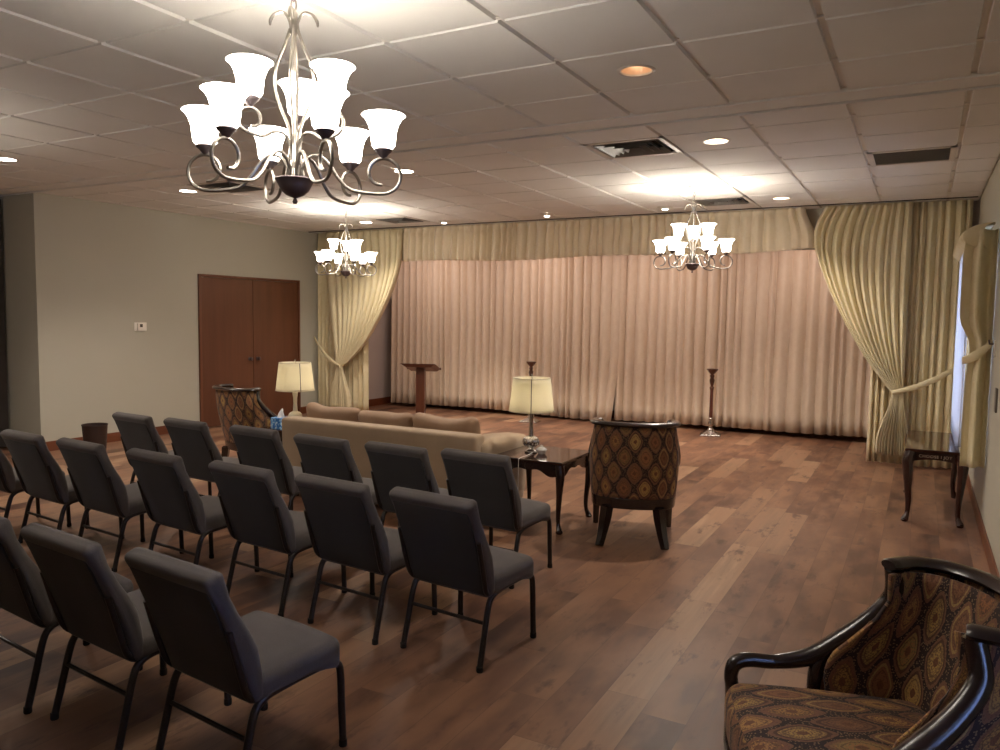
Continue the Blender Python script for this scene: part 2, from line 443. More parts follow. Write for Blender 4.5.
# suspended ceiling: tiles hang a little below the grid
def gx(k): return -1.640 + .603 * k
def gy_f(k): return 2.972 + .5945 * k
def gy_b(k): return 5.318 + .575 * k
xs = [max(XF, min(XR, gx(k))) for k in range(-14, 5)]
xs = sorted(set(round(x, 4) for x in xs))
ysf = [max(YF, gy_f(k)) for k in range(-10, 3)] + [4.69]
ysf = sorted(set(round(y, 4) for y in ysf))
ysb = [4.93] + [min(YB, gy_b(k)) for k in range(0, 8)] + [YB]
ysb = sorted(set(round(y, 4) for y in ysb))
cans_open = [(-1.338, 3.865), (-1.338, 5.61), (-1.338, 8.475)]
vents = []
def is_cell(x0, x1, y0, y1, lst):
    for c in lst:
        if x0 < c[0] < x1 and y0 < c[1] < y1: return c
def cell_k(kx, row): return (gx(kx), gx(kx + 1), gy_b(row), gy_b(row + 1))
vent_cells = [(-1, 0), (-1, 5), (-8, 5), (-8, 0)]; grille_cell = (2, 2)
vent_c = [((a + b) / 2, (c + d) / 2) for a, b, c, d in [cell_k(*q) for q in vent_cells + [grille_cell]]]
tb = MB(); tl = MB()
CR = .085
for yl in (ysf, ysb):
    for i in range(len(xs) - 1):
        for j in range(len(yl) - 1):
            x0, x1, y0, y1 = xs[i], xs[i + 1], yl[j], yl[j + 1]
            if x1 - x0 < .05 or y1 - y0 < .04: continue
            if x1 <= XL and y0 > 4.9: continue
            if is_cell(x0, x1, y0, y1, vent_c): continue
            gxx, gyy, e = .012, .005, .006
            q = [(x0 + gxx, y0 + gyy), (x1 - gxx, y0 + gyy), (x1 - gxx, y1 - gyy), (x0 + gxx, y1 - gyy)]
            dz = rnd.uniform(-.0012, .0012)
            zb = H + dz
            c = is_cell(x0, x1, y0, y1, cans_open)
            top = [(a, b, H + .021) for a, b in q]
            ins = [(q[0][0] + e, q[0][1] + e, zb), (q[1][0] - e, q[1][1] + e, zb), (q[2][0] - e, q[2][1] - e, zb), (q[3][0] + e, q[3][1] - e, zb)]
            vs = top + ins
            fs = [(k, 4 + k, 4 + (k + 1) % 4, (k + 1) % 4) for k in range(4)]
            if not c:
                fs.append((7, 6, 5, 4))
            else:
                n = 32; base = len(vs); a0, b0, a1, b1 = ins[0][0], ins[0][1], ins[2][0], ins[2][1]
                for k in range(n):
                    th = 2 * pi * k / n; vs.append((c[0] + CR * cos(th), c[1] + CR * sin(th), zb))
                for k in range(n):
                    th = 2 * pi * k / n; dx, dy = cos(th), sin(th)
                    tx = ((a1 if dx > 0 else a0) - c[0]) / dx if abs(dx) > 1e-9 else 1e9
                    ty = ((b1 if dy > 0 else b0) - c[1]) / dy if abs(dy) > 1e-9 else 1e9
                    t = min(tx, ty); vs.append((c[0] + dx * t, c[1] + dy * t, zb))
                for k in range(n):
                    k2 = (k + 1) % n
                    fs.append((base + k, base + k2, base + n + k2, base + n + k))
                # corner fill triangles
                for cx, cy in ((a0, b0), (a1, b0), (a1, b1), (a0, b1)):
                    ang = math.atan2(cy - c[1], cx - c[0]) % (2 * pi); k = int(ang / (2 * pi / n)) % n
                    vs.append((cx, cy, zb)); fs.append((base + n + k, base + n + (k + 1) % n, len(vs) - 1))
            tl.add(vs, fs)
for x in xs[1:]:
    w = .014
    tb.box((x - w, YF, H + .017), (min(x + w, XR), 4.69, H + .03))
    if x > XL: tb.box((x - w, 4.93, H + .017), (min(x + w, XR), YB, H + .03))
for y in ysf: tb.box((XF, y - .012, H + .0092), (XR, y + .012, H + .028))
for y in ysb: tb.box((XL, y - .012, H + .0092), (XR, y + .012, H + .028))
ce = struct(tl.build('ceiling', M['tile'], smooth=False))
struct(tb.build('ceiling_grid', M['tbar'], smooth=False))
tr = MB()
tr.box((XF, 4.69, H - .009), (XR, 4.885, H + .03)); tr.box((XF, 4.912, H - .016), (XR, 4.932, H + .03))
struct(tr.build('ceiling_beam', M['tile'], smooth=False, bevel=.004))
struct(box_obj('trim_1', (XF, 4.885, H - .002), (XR, 4.91, H + .02), M['black']))

# left wall double door
DY0, DY1, DZ = 7.10, 8.91, 2.02
t = .035
f = MB(); f.box((XL - .01, DY0 - t, 0), (XL + .03, DY0, DZ + t)); f.box((XL - .01, DY1, 0), (XL + .03, DY1 + t, DZ + t)); f.box((XL - .01, DY0, DZ), (XL + .03, DY1, DZ + t))
fr = struct(f.build('door_1', M['door_trim'], smooth=False, bevel=.003))
ym = (DY0 + DY1) / 2
for a, b, ky in ((DY0 + .004, ym - .003, ym - .075), (ym + .003, DY1 - .004, ym + .075)):
    leaf = box_obj('door_leaf', (XL + .001, a, .008), (XL + .016, b, DZ - .004), M['door'], fr, .003)
    k = MB().lathe([(.0, .058), (.018, .056), (.026, .046), (.026, .036), (.014, .026), (.010, .010), (.026, .006), (.028, 0)][::-1], 18)
    k.v = [(XL + .016 + z, ky + x, .90 + y) for x, y, z in k.v]
    k.build('door_knob', M['dark_bronze'], leaf)

# thermostat
t0 = thing('thermostat', 'white thermostat with a small dark screen on the left wall', 'thermostat', (XL, 6.20, 1.365))
box_obj('back_plate', (0, -.085, -.052), (.008, .085, .052), M['white_plastic'], t0, .003)
box_obj('housing', (.008, -.052, -.045), (.03, .045, .042), M['white_plastic'], t0, .004)
box_obj('screen', (.0302, -.025, -.005), (.0315, .012, .032), M['lcd'], t0)
t0 = thing('light_switch', 'white light switch on the right wall beside the window curtain', 'light switch', (XR, 6.42, 1.37))
box_obj('switch_plate', (-.007, -.036, -.058), (0, .036, .058), M['white_plastic'], t0, .002)
box_obj('rocker', (-.012, -.014, -.03), (-.007, .014, .03), M['white_metal'], t0, .002)
t0 = thing('wall_plaque', 'brown plate at the right edge on the right wall below the switch', 'wall plate', (XR, 6.05, 1.03))
box_obj('plate_face', (-.012, -.05, -.07), (0, .05, .09), M['grille'], t0, .003)

# folded partition stored against the left end
t0 = thing('folding_partition', 'dark folding partition stacked at the far left wall', 'partition', (-9.3, 4.82, 0))
for k in range(4):
    box_obj('panel', (-.14 + .13 * k, -.62, .02), (-.14 + .13 * k + .11, .10, 2.76), M['partition'], t0, .006)

# ------------------------------------------------------------------ ceiling fittings
def downlight(x, y, label, open_=True, lit=True, power=62):
    o = thing('downlight', label, 'downlight', (x, y, H), 0, 'recessed ceiling downlights')
    MB().lathe([(.078, .004), (.080, -.004), (.090, -.006), (.098, -.003), (.099, .002)], 32).build('trim_ring', M['white_metal'], o)
    if open_:
        MB().lathe([(.079, .002), (.074, .05), (.066, .10), (.02, .115), (0.001, .116)], 32).build('reflector', M['can_inside'], o)
        if lit: MB().lathe([(.001, .02), (.04, .022), (.062, .03), (.062, .045)], 24).build('lens', M['can_lens'], o)
        else: MB().lathe([(.001, .045), (.03, .05), (.042, .07), (.036, .10)], 20).build('bulb', M['dim_bulb'], o)
    else:
        MB().lathe([(.001, -.0055), (.04, -.005), (.079, -.003)], 24).build('lens', M['can_lens'], o)
    if lit:
        ld = bpy.data.lights.new('downlight_beam', 'SPOT'); ld.energy = power; ld.color = (1, .89, .77); ld.shadow_soft_size = .05
        ld.spot_size = radians(120); ld.spot_blend = .8
        lo = bpy.data.objects.new('downlight_beam', ld); C.objects.link(lo); lo.parent = o; lo.location = (0, 0, -.02)
    return o
downlight(-1.338, 3.865, 'unlit recessed downlight with a peach reflector, nearest the camera', True, False)
downlight(-1.338, 5.61, 'lit round downlight just beyond the ceiling beam, right of the large vent')
downlight(-1.338, 8.475, 'lit round downlight near the stage, right of the right-hand far chandelier')
downlight(-4.04, 5.62, 'lit round downlight at mid room, just right of the near chandelier', False)
downlight(-6.76, 5.59, 'lit round downlight above the left wall, left of the near chandelier', False)
downlight(-6.79, 3.78, 'lit round downlight at the left edge, in front of the ceiling beam', False)
downlight(-6.72, 8.47, 'lit round downlight just right of the left-hand far chandelier', False)

def eyeball(x, y, label):
    o = thing('eyeball_spotlight', label, 'spotlight', (x, y, H), 0, 'eyeball spotlights aimed at the stage curtain')
    MB().lathe([(.06, .004), (.062, -.004), (.085, -.006), (.09, .001)], 28).build('trim_ring', M['white_metal'], o)
    mb = MB(); mb.lathe([(.055 * sin(a), -.055 * cos(a) * .7) for a in [pi / 2 * k / 6 for k in range(3, 7)]], 24)
    mb.build('eyeball', M['white_metal'], o)
    MB().lathe([(.001, -.032), (.027, -.031), (.03, -.026)], 20).build('lens', M['can_lens'], o)
    ld = bpy.data.lights.new('stage_beam', 'SPOT'); ld.energy = 135; ld.color = (1, .86, .74); ld.shadow_soft_size = .04
    ld.spot_size = radians(64); ld.spot_blend = 1.0
    lo = bpy.data.objects.new('stage_beam', ld); C.objects.link(lo); lo.parent = o; lo.location = (0, 0, -.05)
    lo.rotation_euler = (radians(16), 0, 0)
eyeball(-5.65, 8.77, 'eyeball spotlight nearest the left drape, by the ceiling vent')
eyeball(-4.09, 8.66, 'eyeball spotlight above the middle of the stage curtain')
eyeball(-2.61, 8.64, 'eyeball spotlight just left of the right-hand far chandelier')

def vent(cell, label):
    x0, x1, y0, y1 = cell_k(*cell); cx, cy = (x0 + x1) / 2, (y0 + y1) / 2
    o = thing('ceiling_vent', label, 'air vent', (cx, cy, H), 0, 'square louvered ceiling vents')
    hx, hy = (x1 - x0) / 2 - .008, (y1 - y0) / 2 - .006
    m_ = MB()
    for a, b in (((-hx, -hy), (hx, -hy + .035)), ((-hx, hy - .035), (hx, hy)), ((-hx, -hy), (-hx + .035, hy)), ((hx - .035, -hy), (hx, hy))):
        m_.box((a[0], a[1], -.004), (b[0], b[1], .01))
    m_.build('frame', M['white_metal'], o, smooth=False)
    box_obj('duct', (-hx + .01, -hy + .01, .07), (hx - .01, hy - .01, .08), M['vent_dark'], o)
    wl = MB()
    wl.box((-hx + .01, -hy + .01, 0), (-hx + .02, hy - .01, .08)); wl.box((hx - .02, -hy + .01, 0), (hx - .01, hy - .01, .08))
    wl.box((-hx + .01, -hy + .01, 0), (hx - .01, -hy + .02, .08)); wl.box((-hx + .01, hy - .02, 0), (hx - .01, hy - .01, .08))
    wl.build('duct_wall', M['vent_dark'], o, smooth=False)
    for k in range(4):   # nested square louvers, each sloping outward
        r0 = .235 - .056 * k; r1 = r0 - .038; z0, z1 = -.006 - .002 * k, .034
        sx, sy = hx / .30, hy / .30
        vs = []
        for r, z in ((r0, z0), (r1, z1)):
            vs += [(-r * sx, -r * sy, z), (r * sx, -r * sy, z), (r * sx, r * sy, z), (-r * sx, r * sy, z)]
        MB().add(vs, [(i, (i + 1) % 4, 4 + (i + 1) % 4, 4 + i) for i in range(4)]).build('louver', M['vent_metal'], o, smooth=False, solid=.003)
    return o
vent((-1, 0), 'square ceiling vent of bright louvers just behind the beam, right of centre')
vent((-1, 5), 'square ceiling vent beside the right-hand far chandelier')
vent((-8, 5), 'square ceiling vent beside the left-hand far chandelier')
vent((-8, 0), 'square ceiling vent seen behind the near chandelier')
x0, x1, y0, y1 = cell_k(*grille_cell)
o = thing('return_grille', 'grey perforated return air grille in the ceiling by the right wall', 'air vent', ((x0 + x1) / 2, (y0 + y1) / 2, H))
hx, hy = (x1 - x0) / 2 - .008, (y1 - y0) / 2 - .006
mb = MB()
for a, b in (((-hx, -hy), (hx, -hy + .04)), ((-hx, hy - .04), (hx, hy)), ((-hx, -hy), (-hx + .04, hy)), ((hx - .04, -hy), (hx, hy))): mb.box((a[0], a[1], -.004), (b[0], b[1], .01))
mb.build('frame', M['white_metal'], o, smooth=False)
mb = MB(); n = 26
for k in range(n):
    y = -hy + .04 + (2 * hy - .08) * k / n
    mb.hexa([(-hx + .03, y, .0), (hx - .03, y, .0), (hx - .03, y + .006, .0), (-hx + .03, y + .006, .0)], [(-hx + .03, y + .008, .014), (hx - .03, y + .008, .014), (hx - .03, y + .017, .014), (-hx + .03, y + .017, .014)])
mb.build('slat_panel', M['grille'], o, smooth=False)
box_obj('duct', (-hx, -hy, .03), (hx, hy, .04), M['grille'], o)

# ------------------------------------------------------------------ chandeliers
def chandelier_proto(label):
    root = thing('chandelier', label, 'chandelier', (0, 0, 0), 0, 'nine-light scroll arm chandeliers')
    MB().lathe([(.0005, .0), (.006, .001), (.009, .008), (.006, .016), (.004, .020), (.012, .023), (.03, .030), (.046, .044), (.056, .062), (.064, .078), (.070, .083), (.066, .087), (.03, .088), (.001, .088)], 28).build('bowl', M['dark_bronze'], root)
    MB().lathe([(.009, .088), (.012, .12), (.008, .14), (.012, .17), (.010, .20), (.006, .22), (.006, .56), (.011, .575), (.014, .60), (.010, .62), (.013, .64), (.006, .655), (.001, .66)], 16).build('stem', M['nickel'], root)
    for k in range(4):   # bowed rods of the cage
        a = pi / 4 + k * pi / 2 + .3
        pr = [(.030, .09), (.022, .14), (.014, .20), (.020, .26), (.048, .33), (.066, .40), (.058, .47), (.030, .54), (.013, .59)]
        MB().tube([(r * cos(a), r * sin(a), z) for r, z in pr], .0055, 8, 4).build('cage_rod', M['nickel'], root)
    for k in range(4):   # leaf curls at the crown
        a = pi / 4 + k * pi / 2 + .3
        pr = [(.010, .575), (.014, .615), (.034, .645), (.062, .640), (.078, .618), (.080, .600)]
        MB().tube([(r * cos(a), r * sin(a), z) for r, z in pr], [.005, .005, .005, .005, .006, .003], 8, 4).build('crown_curl', M['nickel'], root)
    def shade_at(parent, r, z, a):
        x, y = r * cos(a), r * sin(a)
        MB().lathe([(.006, -.006), (.012, .0), (.020, .010), (.030, .018), (.032, .024), (.026, .028), (.010, .028)], 20, (x, y, z)).build('cup', M['dark_bronze'], parent)
        p = [(.010, .026), (.032, .028), (.040, .038), (.043, .060), (.046, .088), (.054, .114), (.066, .133), (.076, .140)]
        q = [(rr - .004, zz + .003) for rr, zz in p[::-1]]
        MB().lathe(p + q, 24, (x, y, z)).build('shade', M['shade_glass'], parent)
    for k in range(6):
        a = radians(60 * k)
        L = .305; zc = .102; rr = .060
        pr = [(.020, .090), (.026, .125), (.050, .160), (.085, .165), (.120, .135), (.155, .085), (.200, .050), (L - .01, .040)]
        # loop: bottom -> outer -> top -> inner curl
        for th in range(-60, 285, 25):
            t = radians(th); k2 = rr * (1.0 if th < 100 else 1 - (th - 100) / 185 * .42)
            cz = zc + (rr - k2) * .35
            pr.append((L + k2 * cos(t), cz + k2 * sin(t)))
        arm = MB().tube([(r * cos(a), r * sin(a), z) for r, z in pr], .0062, 8, 4).build('lower_arm', M['nickel'], root)
        shade_at(arm, L, .168, a)
    for k in range(3):
        a = radians(120 * k + 36)
        L = .155; zc = .262; rr = .042
        pr = [(.010, .150), (.018, .200), (.040, .235), (.075, .235), (.110, .215), (L - .015, .216)]
        for th in range(-70, 285, 28):
            t = radians(th); k2 = rr * (1.0 if th < 100 else 1 - (th - 100) / 185 * .42)
            pr.append((L + k2 * cos(t), zc + (rr - k2) * .35 + k2 * sin(t)))
        arm = MB().tube([(r * cos(a), r * sin(a), z) for r, z in pr], .0055, 8, 4).build('upper_arm', M['nickel'], root)
        shade_at(arm, L, .310, a)
    return root
def suspend(root, z0):
    """chain and ceiling canopy above a chandelier whose finial is at z0"""
    top = H - z0; z = .655; n = max(1, int(round((top - .03 - z) / .034))); st = (top - .03 - z) / n
    for k in range(n):
        pts = []
        for i in range(10):
            t = 2 * pi * i / 10; u, w = .009 * cos(t), (st * .5 + .006) * sin(t)
            pts.append((u, 0, z + st * (k + .5) + w) if k % 2 else (0, u, z + st * (k + .5) + w))
        MB().tube(pts, .0028, 6, 0, True).build('chain_link', M['nickel'], root)
    MB().lathe([(.001, -.035), (.010, -.034), (.014, -.026), (.045, -.016), (.062, -.006), (.064, .0)], 24, (0, 0, top)).build('canopy', M['nickel'], root)
ch = chandelier_proto('large lit nine-light chandelier hanging nearest the camera')
specs = [((-1.935, 2.048, 1.930), -29, 'large lit nine-light chandelier hanging nearest the camera'),
         ((-1.95, 7.39, 1.987), -51, 'lit nine-light chandelier in front of the stage valance, at right'),
         ((-6.11, 7.32, 1.980), -32, 'small distant lit chandelier in front of the left drape'),
         ((-6.11, 2.04, 1.80), -30, 'lit nine-light chandelier over the left of the front seating, out of the photo')]
roots = [ch] + [copy_tree(ch) for _ in specs[1:]]
for r_, (loc, a, lab) in zip(roots, specs):
    r_.location = loc; r_.rotation_euler = (0, 0, radians(a)); r_['label'] = lab
    suspend(r_, loc[2])

# ------------------------------------------------------------------ curtains
def smooth(t): t = max(0, min(1, t)); return t * t * (3 - 2 * t)
def fold_phase(n, seed):
    """monotone phase with uneven fold widths: returns f(u)->phase in folds"""
    r = random.Random(seed); w = [r.uniform(.6, 1.4) for _ in range(n)]; s = sum(w); acc = [0]
    for q in w: acc.append(acc[-1] + q / s)
    amps = [r.uniform(.6, 1.25) for _ in range(n + 1)]
    def f(u):
        u = max(0, min(.99999, u)); lo = 0
        lo = min(n - 1, max(0, int(u * n)))
        while lo > 0 and acc[lo] > u: lo -= 1
        while lo < n - 1 and acc[lo + 1] <= u: lo += 1
        t = (u - acc[lo]) / (acc[lo + 1] - acc[lo])
        return lo + t, amps[lo] * (1 - t) + amps[lo + 1] * t
    return f
def foldy(ph, am):
    # broad ridges toward the room, narrow creases between them
    return am * (2 * abs(sin(pi * ph)) ** .6 - 1)
def panel(name, mat, x0, x1, y, z0, z1, n, amp, seed, header=0.0, parent=None, nv=14, zfun=None, lean=0, drift=.012):
    f = fold_phase(n, seed); rr = random.Random(seed + 5); dr = [rr.uniform(-1, 1) for _ in range(8)]
    def P(u, v):
        ph, am = f(u); x = x0 + (x1 - x0) * u
        zt = z1; zb = z0 + (zfun(u) if zfun else 0) + .006 * sin(9 * u + seed)
        z = zt + (zb - zt) * v
        d = zt - z
        k = 1.0 if header == 0 else (.55 + .45 * smooth(d / header))
        pinch = 0
        if header:   # pinch pleats: tight ridge below the heading
            pinch = .020 * math.exp(-((d - header * .75) / .03) ** 2)
        yy = y - foldy(ph + .10 * sin(2.2 * v + dr[int(u * 7)]) * v, am) * (amp * k + pinch)
        xx = x + drift * sin(2 * pi * ph) * (.6 if header == 0 else k) * .6 + lean * v * (u - .5)
        return (xx, yy, z)
    W = abs(x1 - x0) * 2.0
    return MB().grid(P, n * 16, nv, lambda u, v: (u * W, (1 - v) * (z1 - z0))).build(name, mat, parent, solid=.003, angle=180)

# black track at the top of the stage wall
o = tag(box_obj('curtain_track', (-8.33, 9.10, H - .009), (.43, 9.13, H - .001), M['black']), 'thin black curtain track along the ceiling above the valance', 'curtain track')
o = tag(box_obj('stage_curtain_track', (-8.10, YC - .02, 2.70), (.15, YC + .02, 2.75), M['black']), 'hidden curtain track at the back of the stage', 'curtain track')

# stage curtain in two halves
def left_edge(u): return .0
sc1 = panel('stage_curtain', M['stage_curtain'], -7.98, -3.86, YC, .05, 2.70, 31, .05, 3, zfun=lambda u: .02 * sin(5 * u))
# pull the bottom of the meeting edges apart
for vtx in sc1.data.vertices:
    if vtx.co.x > -4.3 and vtx.co.z < 1.0: vtx.co.x -= (.115 * (1.0 - vtx.co.z)) * (vtx.co.x + 4.3) / .44
tag(sc1, 'left half of the long pink-lit cream stage curtain, behind the lectern', 'curtain', 'stage curtains')
sc2 = panel('stage_curtain', M['stage_curtain'], -3.95, -.15, YC + .07, .05, 2.70, 28, .055, 11, zfun=lambda u: .03 * u)
tag(sc2, 'right half of the long pink-lit cream stage curtain, behind the right floor candlestick', 'curtain', 'stage curtains')

# row of unseen pink lights added behind the header to brighten the stage curtain
for k in range(4):
    bx = -6.9 + 1.9 * k
    o = thing('added_stage_fill', 'added pink fill light behind the stage header', 'fill light', (bx, 9.80, 2.66), 0, 'added fill lights behind the stage header')
    f = MB(); f.hexa([(-.55, -.05, .0), (.55, -.05, .0), (.55, .07, .02), (-.55, .07, .02)], [(-.55, -.05, .09), (.55, -.05, .09), (.55, .05, .09), (-.55, .05, .09)])
    f.build('housing', M['black'], o, smooth=False, bevel=.004)
    ld = bpy.data.lights.new('added_fill_beam', 'AREA'); ld.shape = 'RECTANGLE'; ld.size = 1.0; ld.size_y = .08; ld.energy = 4.2; ld.color = (1, .78, .70)
    lo = bpy.data.objects.new('added_fill_beam', ld); C.objects.link(lo); lo.parent = o; lo.location = (0, .02, -.015); lo.rotation_euler = (radians(38), 0, 0)
# valance
def vz(u): return .0
va = panel('valance', M['valance'], -6.655, -1.20, 9.25, 2.315, H - .004, 50, .045, 21, header=.13, nv=16, zfun=lambda u: (.012 * sin(14 * u) + (.03 * max(0, u - .9) / .1)))
for vtx in va.data.vertices:
    if vtx.co.x > -1.6:
        vtx.co.x += .12 * smooth((H - vtx.co.z) / .35) * (vtx.co.x + 1.6) / .4
tag(va, 'long pleated cream valance across the top of the stage', 'valance')

def catm(pts, t):
    n = len(pts) - 1; s = max(0, min(n - 1e-6, t * n)); i = int(s); t = s - i
    p0, p1, p2, p3 = [pts[max(0, min(n, k))] for k in (i - 1, i, i + 1, i + 2)]
    return tuple(.5 * ((2 * b) + (c - a) * t + (2 * a - 5 * b + 4 * c - d) * t * t + (3 * b - a - 3 * c + d) * t ** 3) for a, b, c, d in zip(p0, p1, p2, p3))

def swag(name, mat, edge, inner, tail, y, n, amp, seed, parent=None, bulge=.05):
    """edge: sweeping open edge from the heading to the tie; inner: the other side;
    tail: (left bottom, right bottom) below the tie.  All (x,z) points."""
    f = fold_phase(n, seed)
    T = .70
    def P(u, v):
        ph, am = f(u)
        # edge folds bunch together
        if v <= T:
            t = v / T; E = catm(edge, t); I = catm(inner, t)
            g = u ** (1.0 + .5 * t)
            x = E[0] + (I[0] - E[0]) * g; z = E[1] + (I[1] - E[1]) * g
            z -= .06 * sin(pi * t) * (1 - g) * .3
            a = amp * (.35 + .65 * smooth(t / .06)) * (1 - .55 * smooth((t - .55) / .45)) + .018 * math.exp(-((t - .05) / .02) ** 2)
            yy = y - bulge * smooth(t) ** 1.3
        else:
            t = (v - T) / (1 - T); E = edge[-1]; I = inner[-1]
            b0 = tail[0]; b1 = tail[1]
            xa = E[0] + (b0[0] - E[0]) * smooth(t * 1.2); xb = I[0] + (b1[0] - I[0]) * smooth(t * 1.2)
            x = xa + (xb - xa) * u
            zt = E[1] + (I[1] - E[1]) * u; zb = b0[1] + (b1[1] - b0[1]) * u
            z = zt + (zb - zt) * t
            a = amp * (.45 + .75 * t)
            yy = y - bulge * (1 - .6 * t)
        yy -= foldy(ph, am) * a
        x += .006 * sin(2 * pi * ph)
        return (x, yy, z)
    return MB().grid(P, n * 16, 46, lambda u, v: (u * 2.2, (1 - v) * 2.8)).build(name, mat, parent, solid=.003, angle=180)

def band(name, mat, p0, p1, sag, w, parent, yoff):
    """tieback ribbon: a flat folded strip with thickness"""
    n = 14; pts = []
    for i in range(n + 1):
        t = i / n
        x = p0[0] + (p1[0] - p0[0]) * t; y = p0[1] + (p1[1] - p0[1]) * t - yoff * sin(pi * t); z = p0[2] + (p1[2] - p0[2]) * t - sag * sin(pi * t)
        pts.append(Vector((x, y, z)))
    mb = MB(); ring = 12; vs = []; fs = []
    for i, p in enumerate(pts):
        ww = w * (.45 + .55 * sin(pi * (i / n) * .8 + .3))
        for k in range(ring):
            th = 2 * pi * k / ring
            vs.append((p.x, p.y + .012 * cos(th), p.z + ww * sin(th)))
    for i in range(n):
        for k in range(ring):
            k2 = (k + 1) % ring; fs.append((i * ring + k, i * ring + k2, (i + 1) * ring + k2, (i + 1) * ring + k))
    fs.append(tuple(range(ring))); fs.append(tuple(n * ring + k for k in range(ring - 1, -1, -1)))
    return mb.add(vs, fs).build(name, mat, parent)

# right main drape: straight layer + swag tied back
d = thing('tied_drape', 'cream drape tied back at the right side of the stage', 'drape', (0, 0, 0), 0, 'tied drapes framing the stage')
panel('drape_panel', M['curtain'], -.47, .40, 9.30, .02, H - .006, 12, .05, 31, header=.13, parent=d)
swag('swag_panel', M['curtain'], [(-.99, H - .006), (-1.08, 2.62), (-1.09, 2.40), (-.98, 2.05), (-.78, 1.62), (-.54, 1.20), (-.34, .92), (-.25, .80)],
     [(-.14, H - .006), (-.14, 2.5), (-.14, 2.1), (-.14, 1.7), (-.14, 1.35), (-.14, 1.08), (-.14, .90), (-.14, .82)],
     [(-.38, .13), (-.06, .11)], 9.22, 12, .046, 37, d)
band('tieback', M['curtain'], (-.24, 9.14, .80), (.43, 9.26, 1.16), .05, .035, d, .05)
# left main drape
d = thing('tied_drape', 'cream drape tied back at the left side of the stage', 'drape', (0, 0, 0), 0, 'tied drapes framing the stage')
panel('drape_panel', M['curtain'], -8.36, -7.37, 9.34, .02, H - .006, 11, .038, 41, header=.13, parent=d)
swag('swag_panel', M['curtain'], [(-6.66, H - .006), (-6.68, 2.55), (-6.72, 2.25), (-6.85, 1.9), (-7.04, 1.55), (-7.30, 1.16), (-7.60, .86), (-7.74, .76)],
     [(-8.10, H - .006), (-8.10, 2.5), (-8.07, 2.1), (-8.02, 1.7), (-7.96, 1.35), (-7.90, 1.05), (-7.86, .86), (-7.84, .78)],
     [(-7.62, .10), (-7.98, .12)], 9.23, 12, .046, 43, d)
band('tieback', M['curtain'], (-7.76, 9.15, .76), (-8.36, 9.26, 1.18), .04, .035, d, .05)

# curtains of the window in the right wall
d = thing('window_curtain', 'cream ruffle-topped curtain tied back at the window in the right wall', 'curtain', (0, 0, 0))
def near_panel(u, v):
    # spans from the wall out into the room, then turns along the wall
    z = 2.22 - (2.22 - .49) * v
    tie = math.exp(-((z - 1.36) / .16) ** 2)
    out = .155 + .055 * smooth((z - 1.38) / .2) * (1 - .3 * smooth((z - 2.0) / .2)) - .02 * tie
    if u < .5:
        t = u / .5; x = XR - .012 - out * t; y = 6.60 + .05 * sin(2 * pi * t * 1.5)
    else:
        t = (u - .5) / .5; x = XR - .012 - out + .09 * smooth(t * 1.6); y = 6.60 + .06 * t
    return (x, y, z)
MB().grid(near_panel, 60, 30, lambda u, v: (u * .9, (1 - v) * 1.8)).build('near_panel', M['curtain'], d, solid=.003, angle=180)
def far_panel(u, v):
    z = 2.24 - (2.24 - .50) * v; tie = math.exp(-((z - 1.36) / .2) ** 2)
    return (XR - .075 + .02 * sin(2 * pi * u * 4) - .02 * (1 - tie), 7.95 + .38 * u * (1 - .4 * tie) + .1 * tie, z)
MB().grid(far_panel, 60, 24, lambda u, v: (u * .9, (1 - v) * 1.8)).build('far_panel', M['curtain'], d, solid=.003, angle=180)
def puff(u, v):   # ruffled heading standing off the wall
    y = 6.56 + 1.8 * u; th = pi * (v - .05)
    r = (.085 + .012 * sin(2 * pi * u * 16)) * (.3 + .7 * smooth(u * 40))
    return (XR - .06 - r * sin(th) * 1.9, y, 2.17 + .09 * cos(th) + .006 * sin(2 * pi * u * 16))
MB().grid(puff, 200, 12, lambda u, v: (u * 2, v * .3)).build('ruffled_heading', M['curtain'], d, solid=.003, angle=180)
def sheer(u, v):
    return (XR - .175 + .018 * sin(2 * pi * u * 11), 6.80 + 1.25 * u, 2.18 - (2.18 - .60) * v)
MB().grid(sheer, 140, 10).build('sheer_panel', M['sheer_cloth'], d, solid=.001, angle=180)
band('tieback', M['curtain'], (XR - .01, 6.55, 1.41), (XR - .19, 6.62, 1.27), .02, .04, d, .03)
MB().tube([(XR - .002, 6.53, 1.40), (XR - .03, 6.53, 1.40), (XR - .035, 6.53, 1.43)], .006, 8).build('hook', M['dark_bronze'], d)

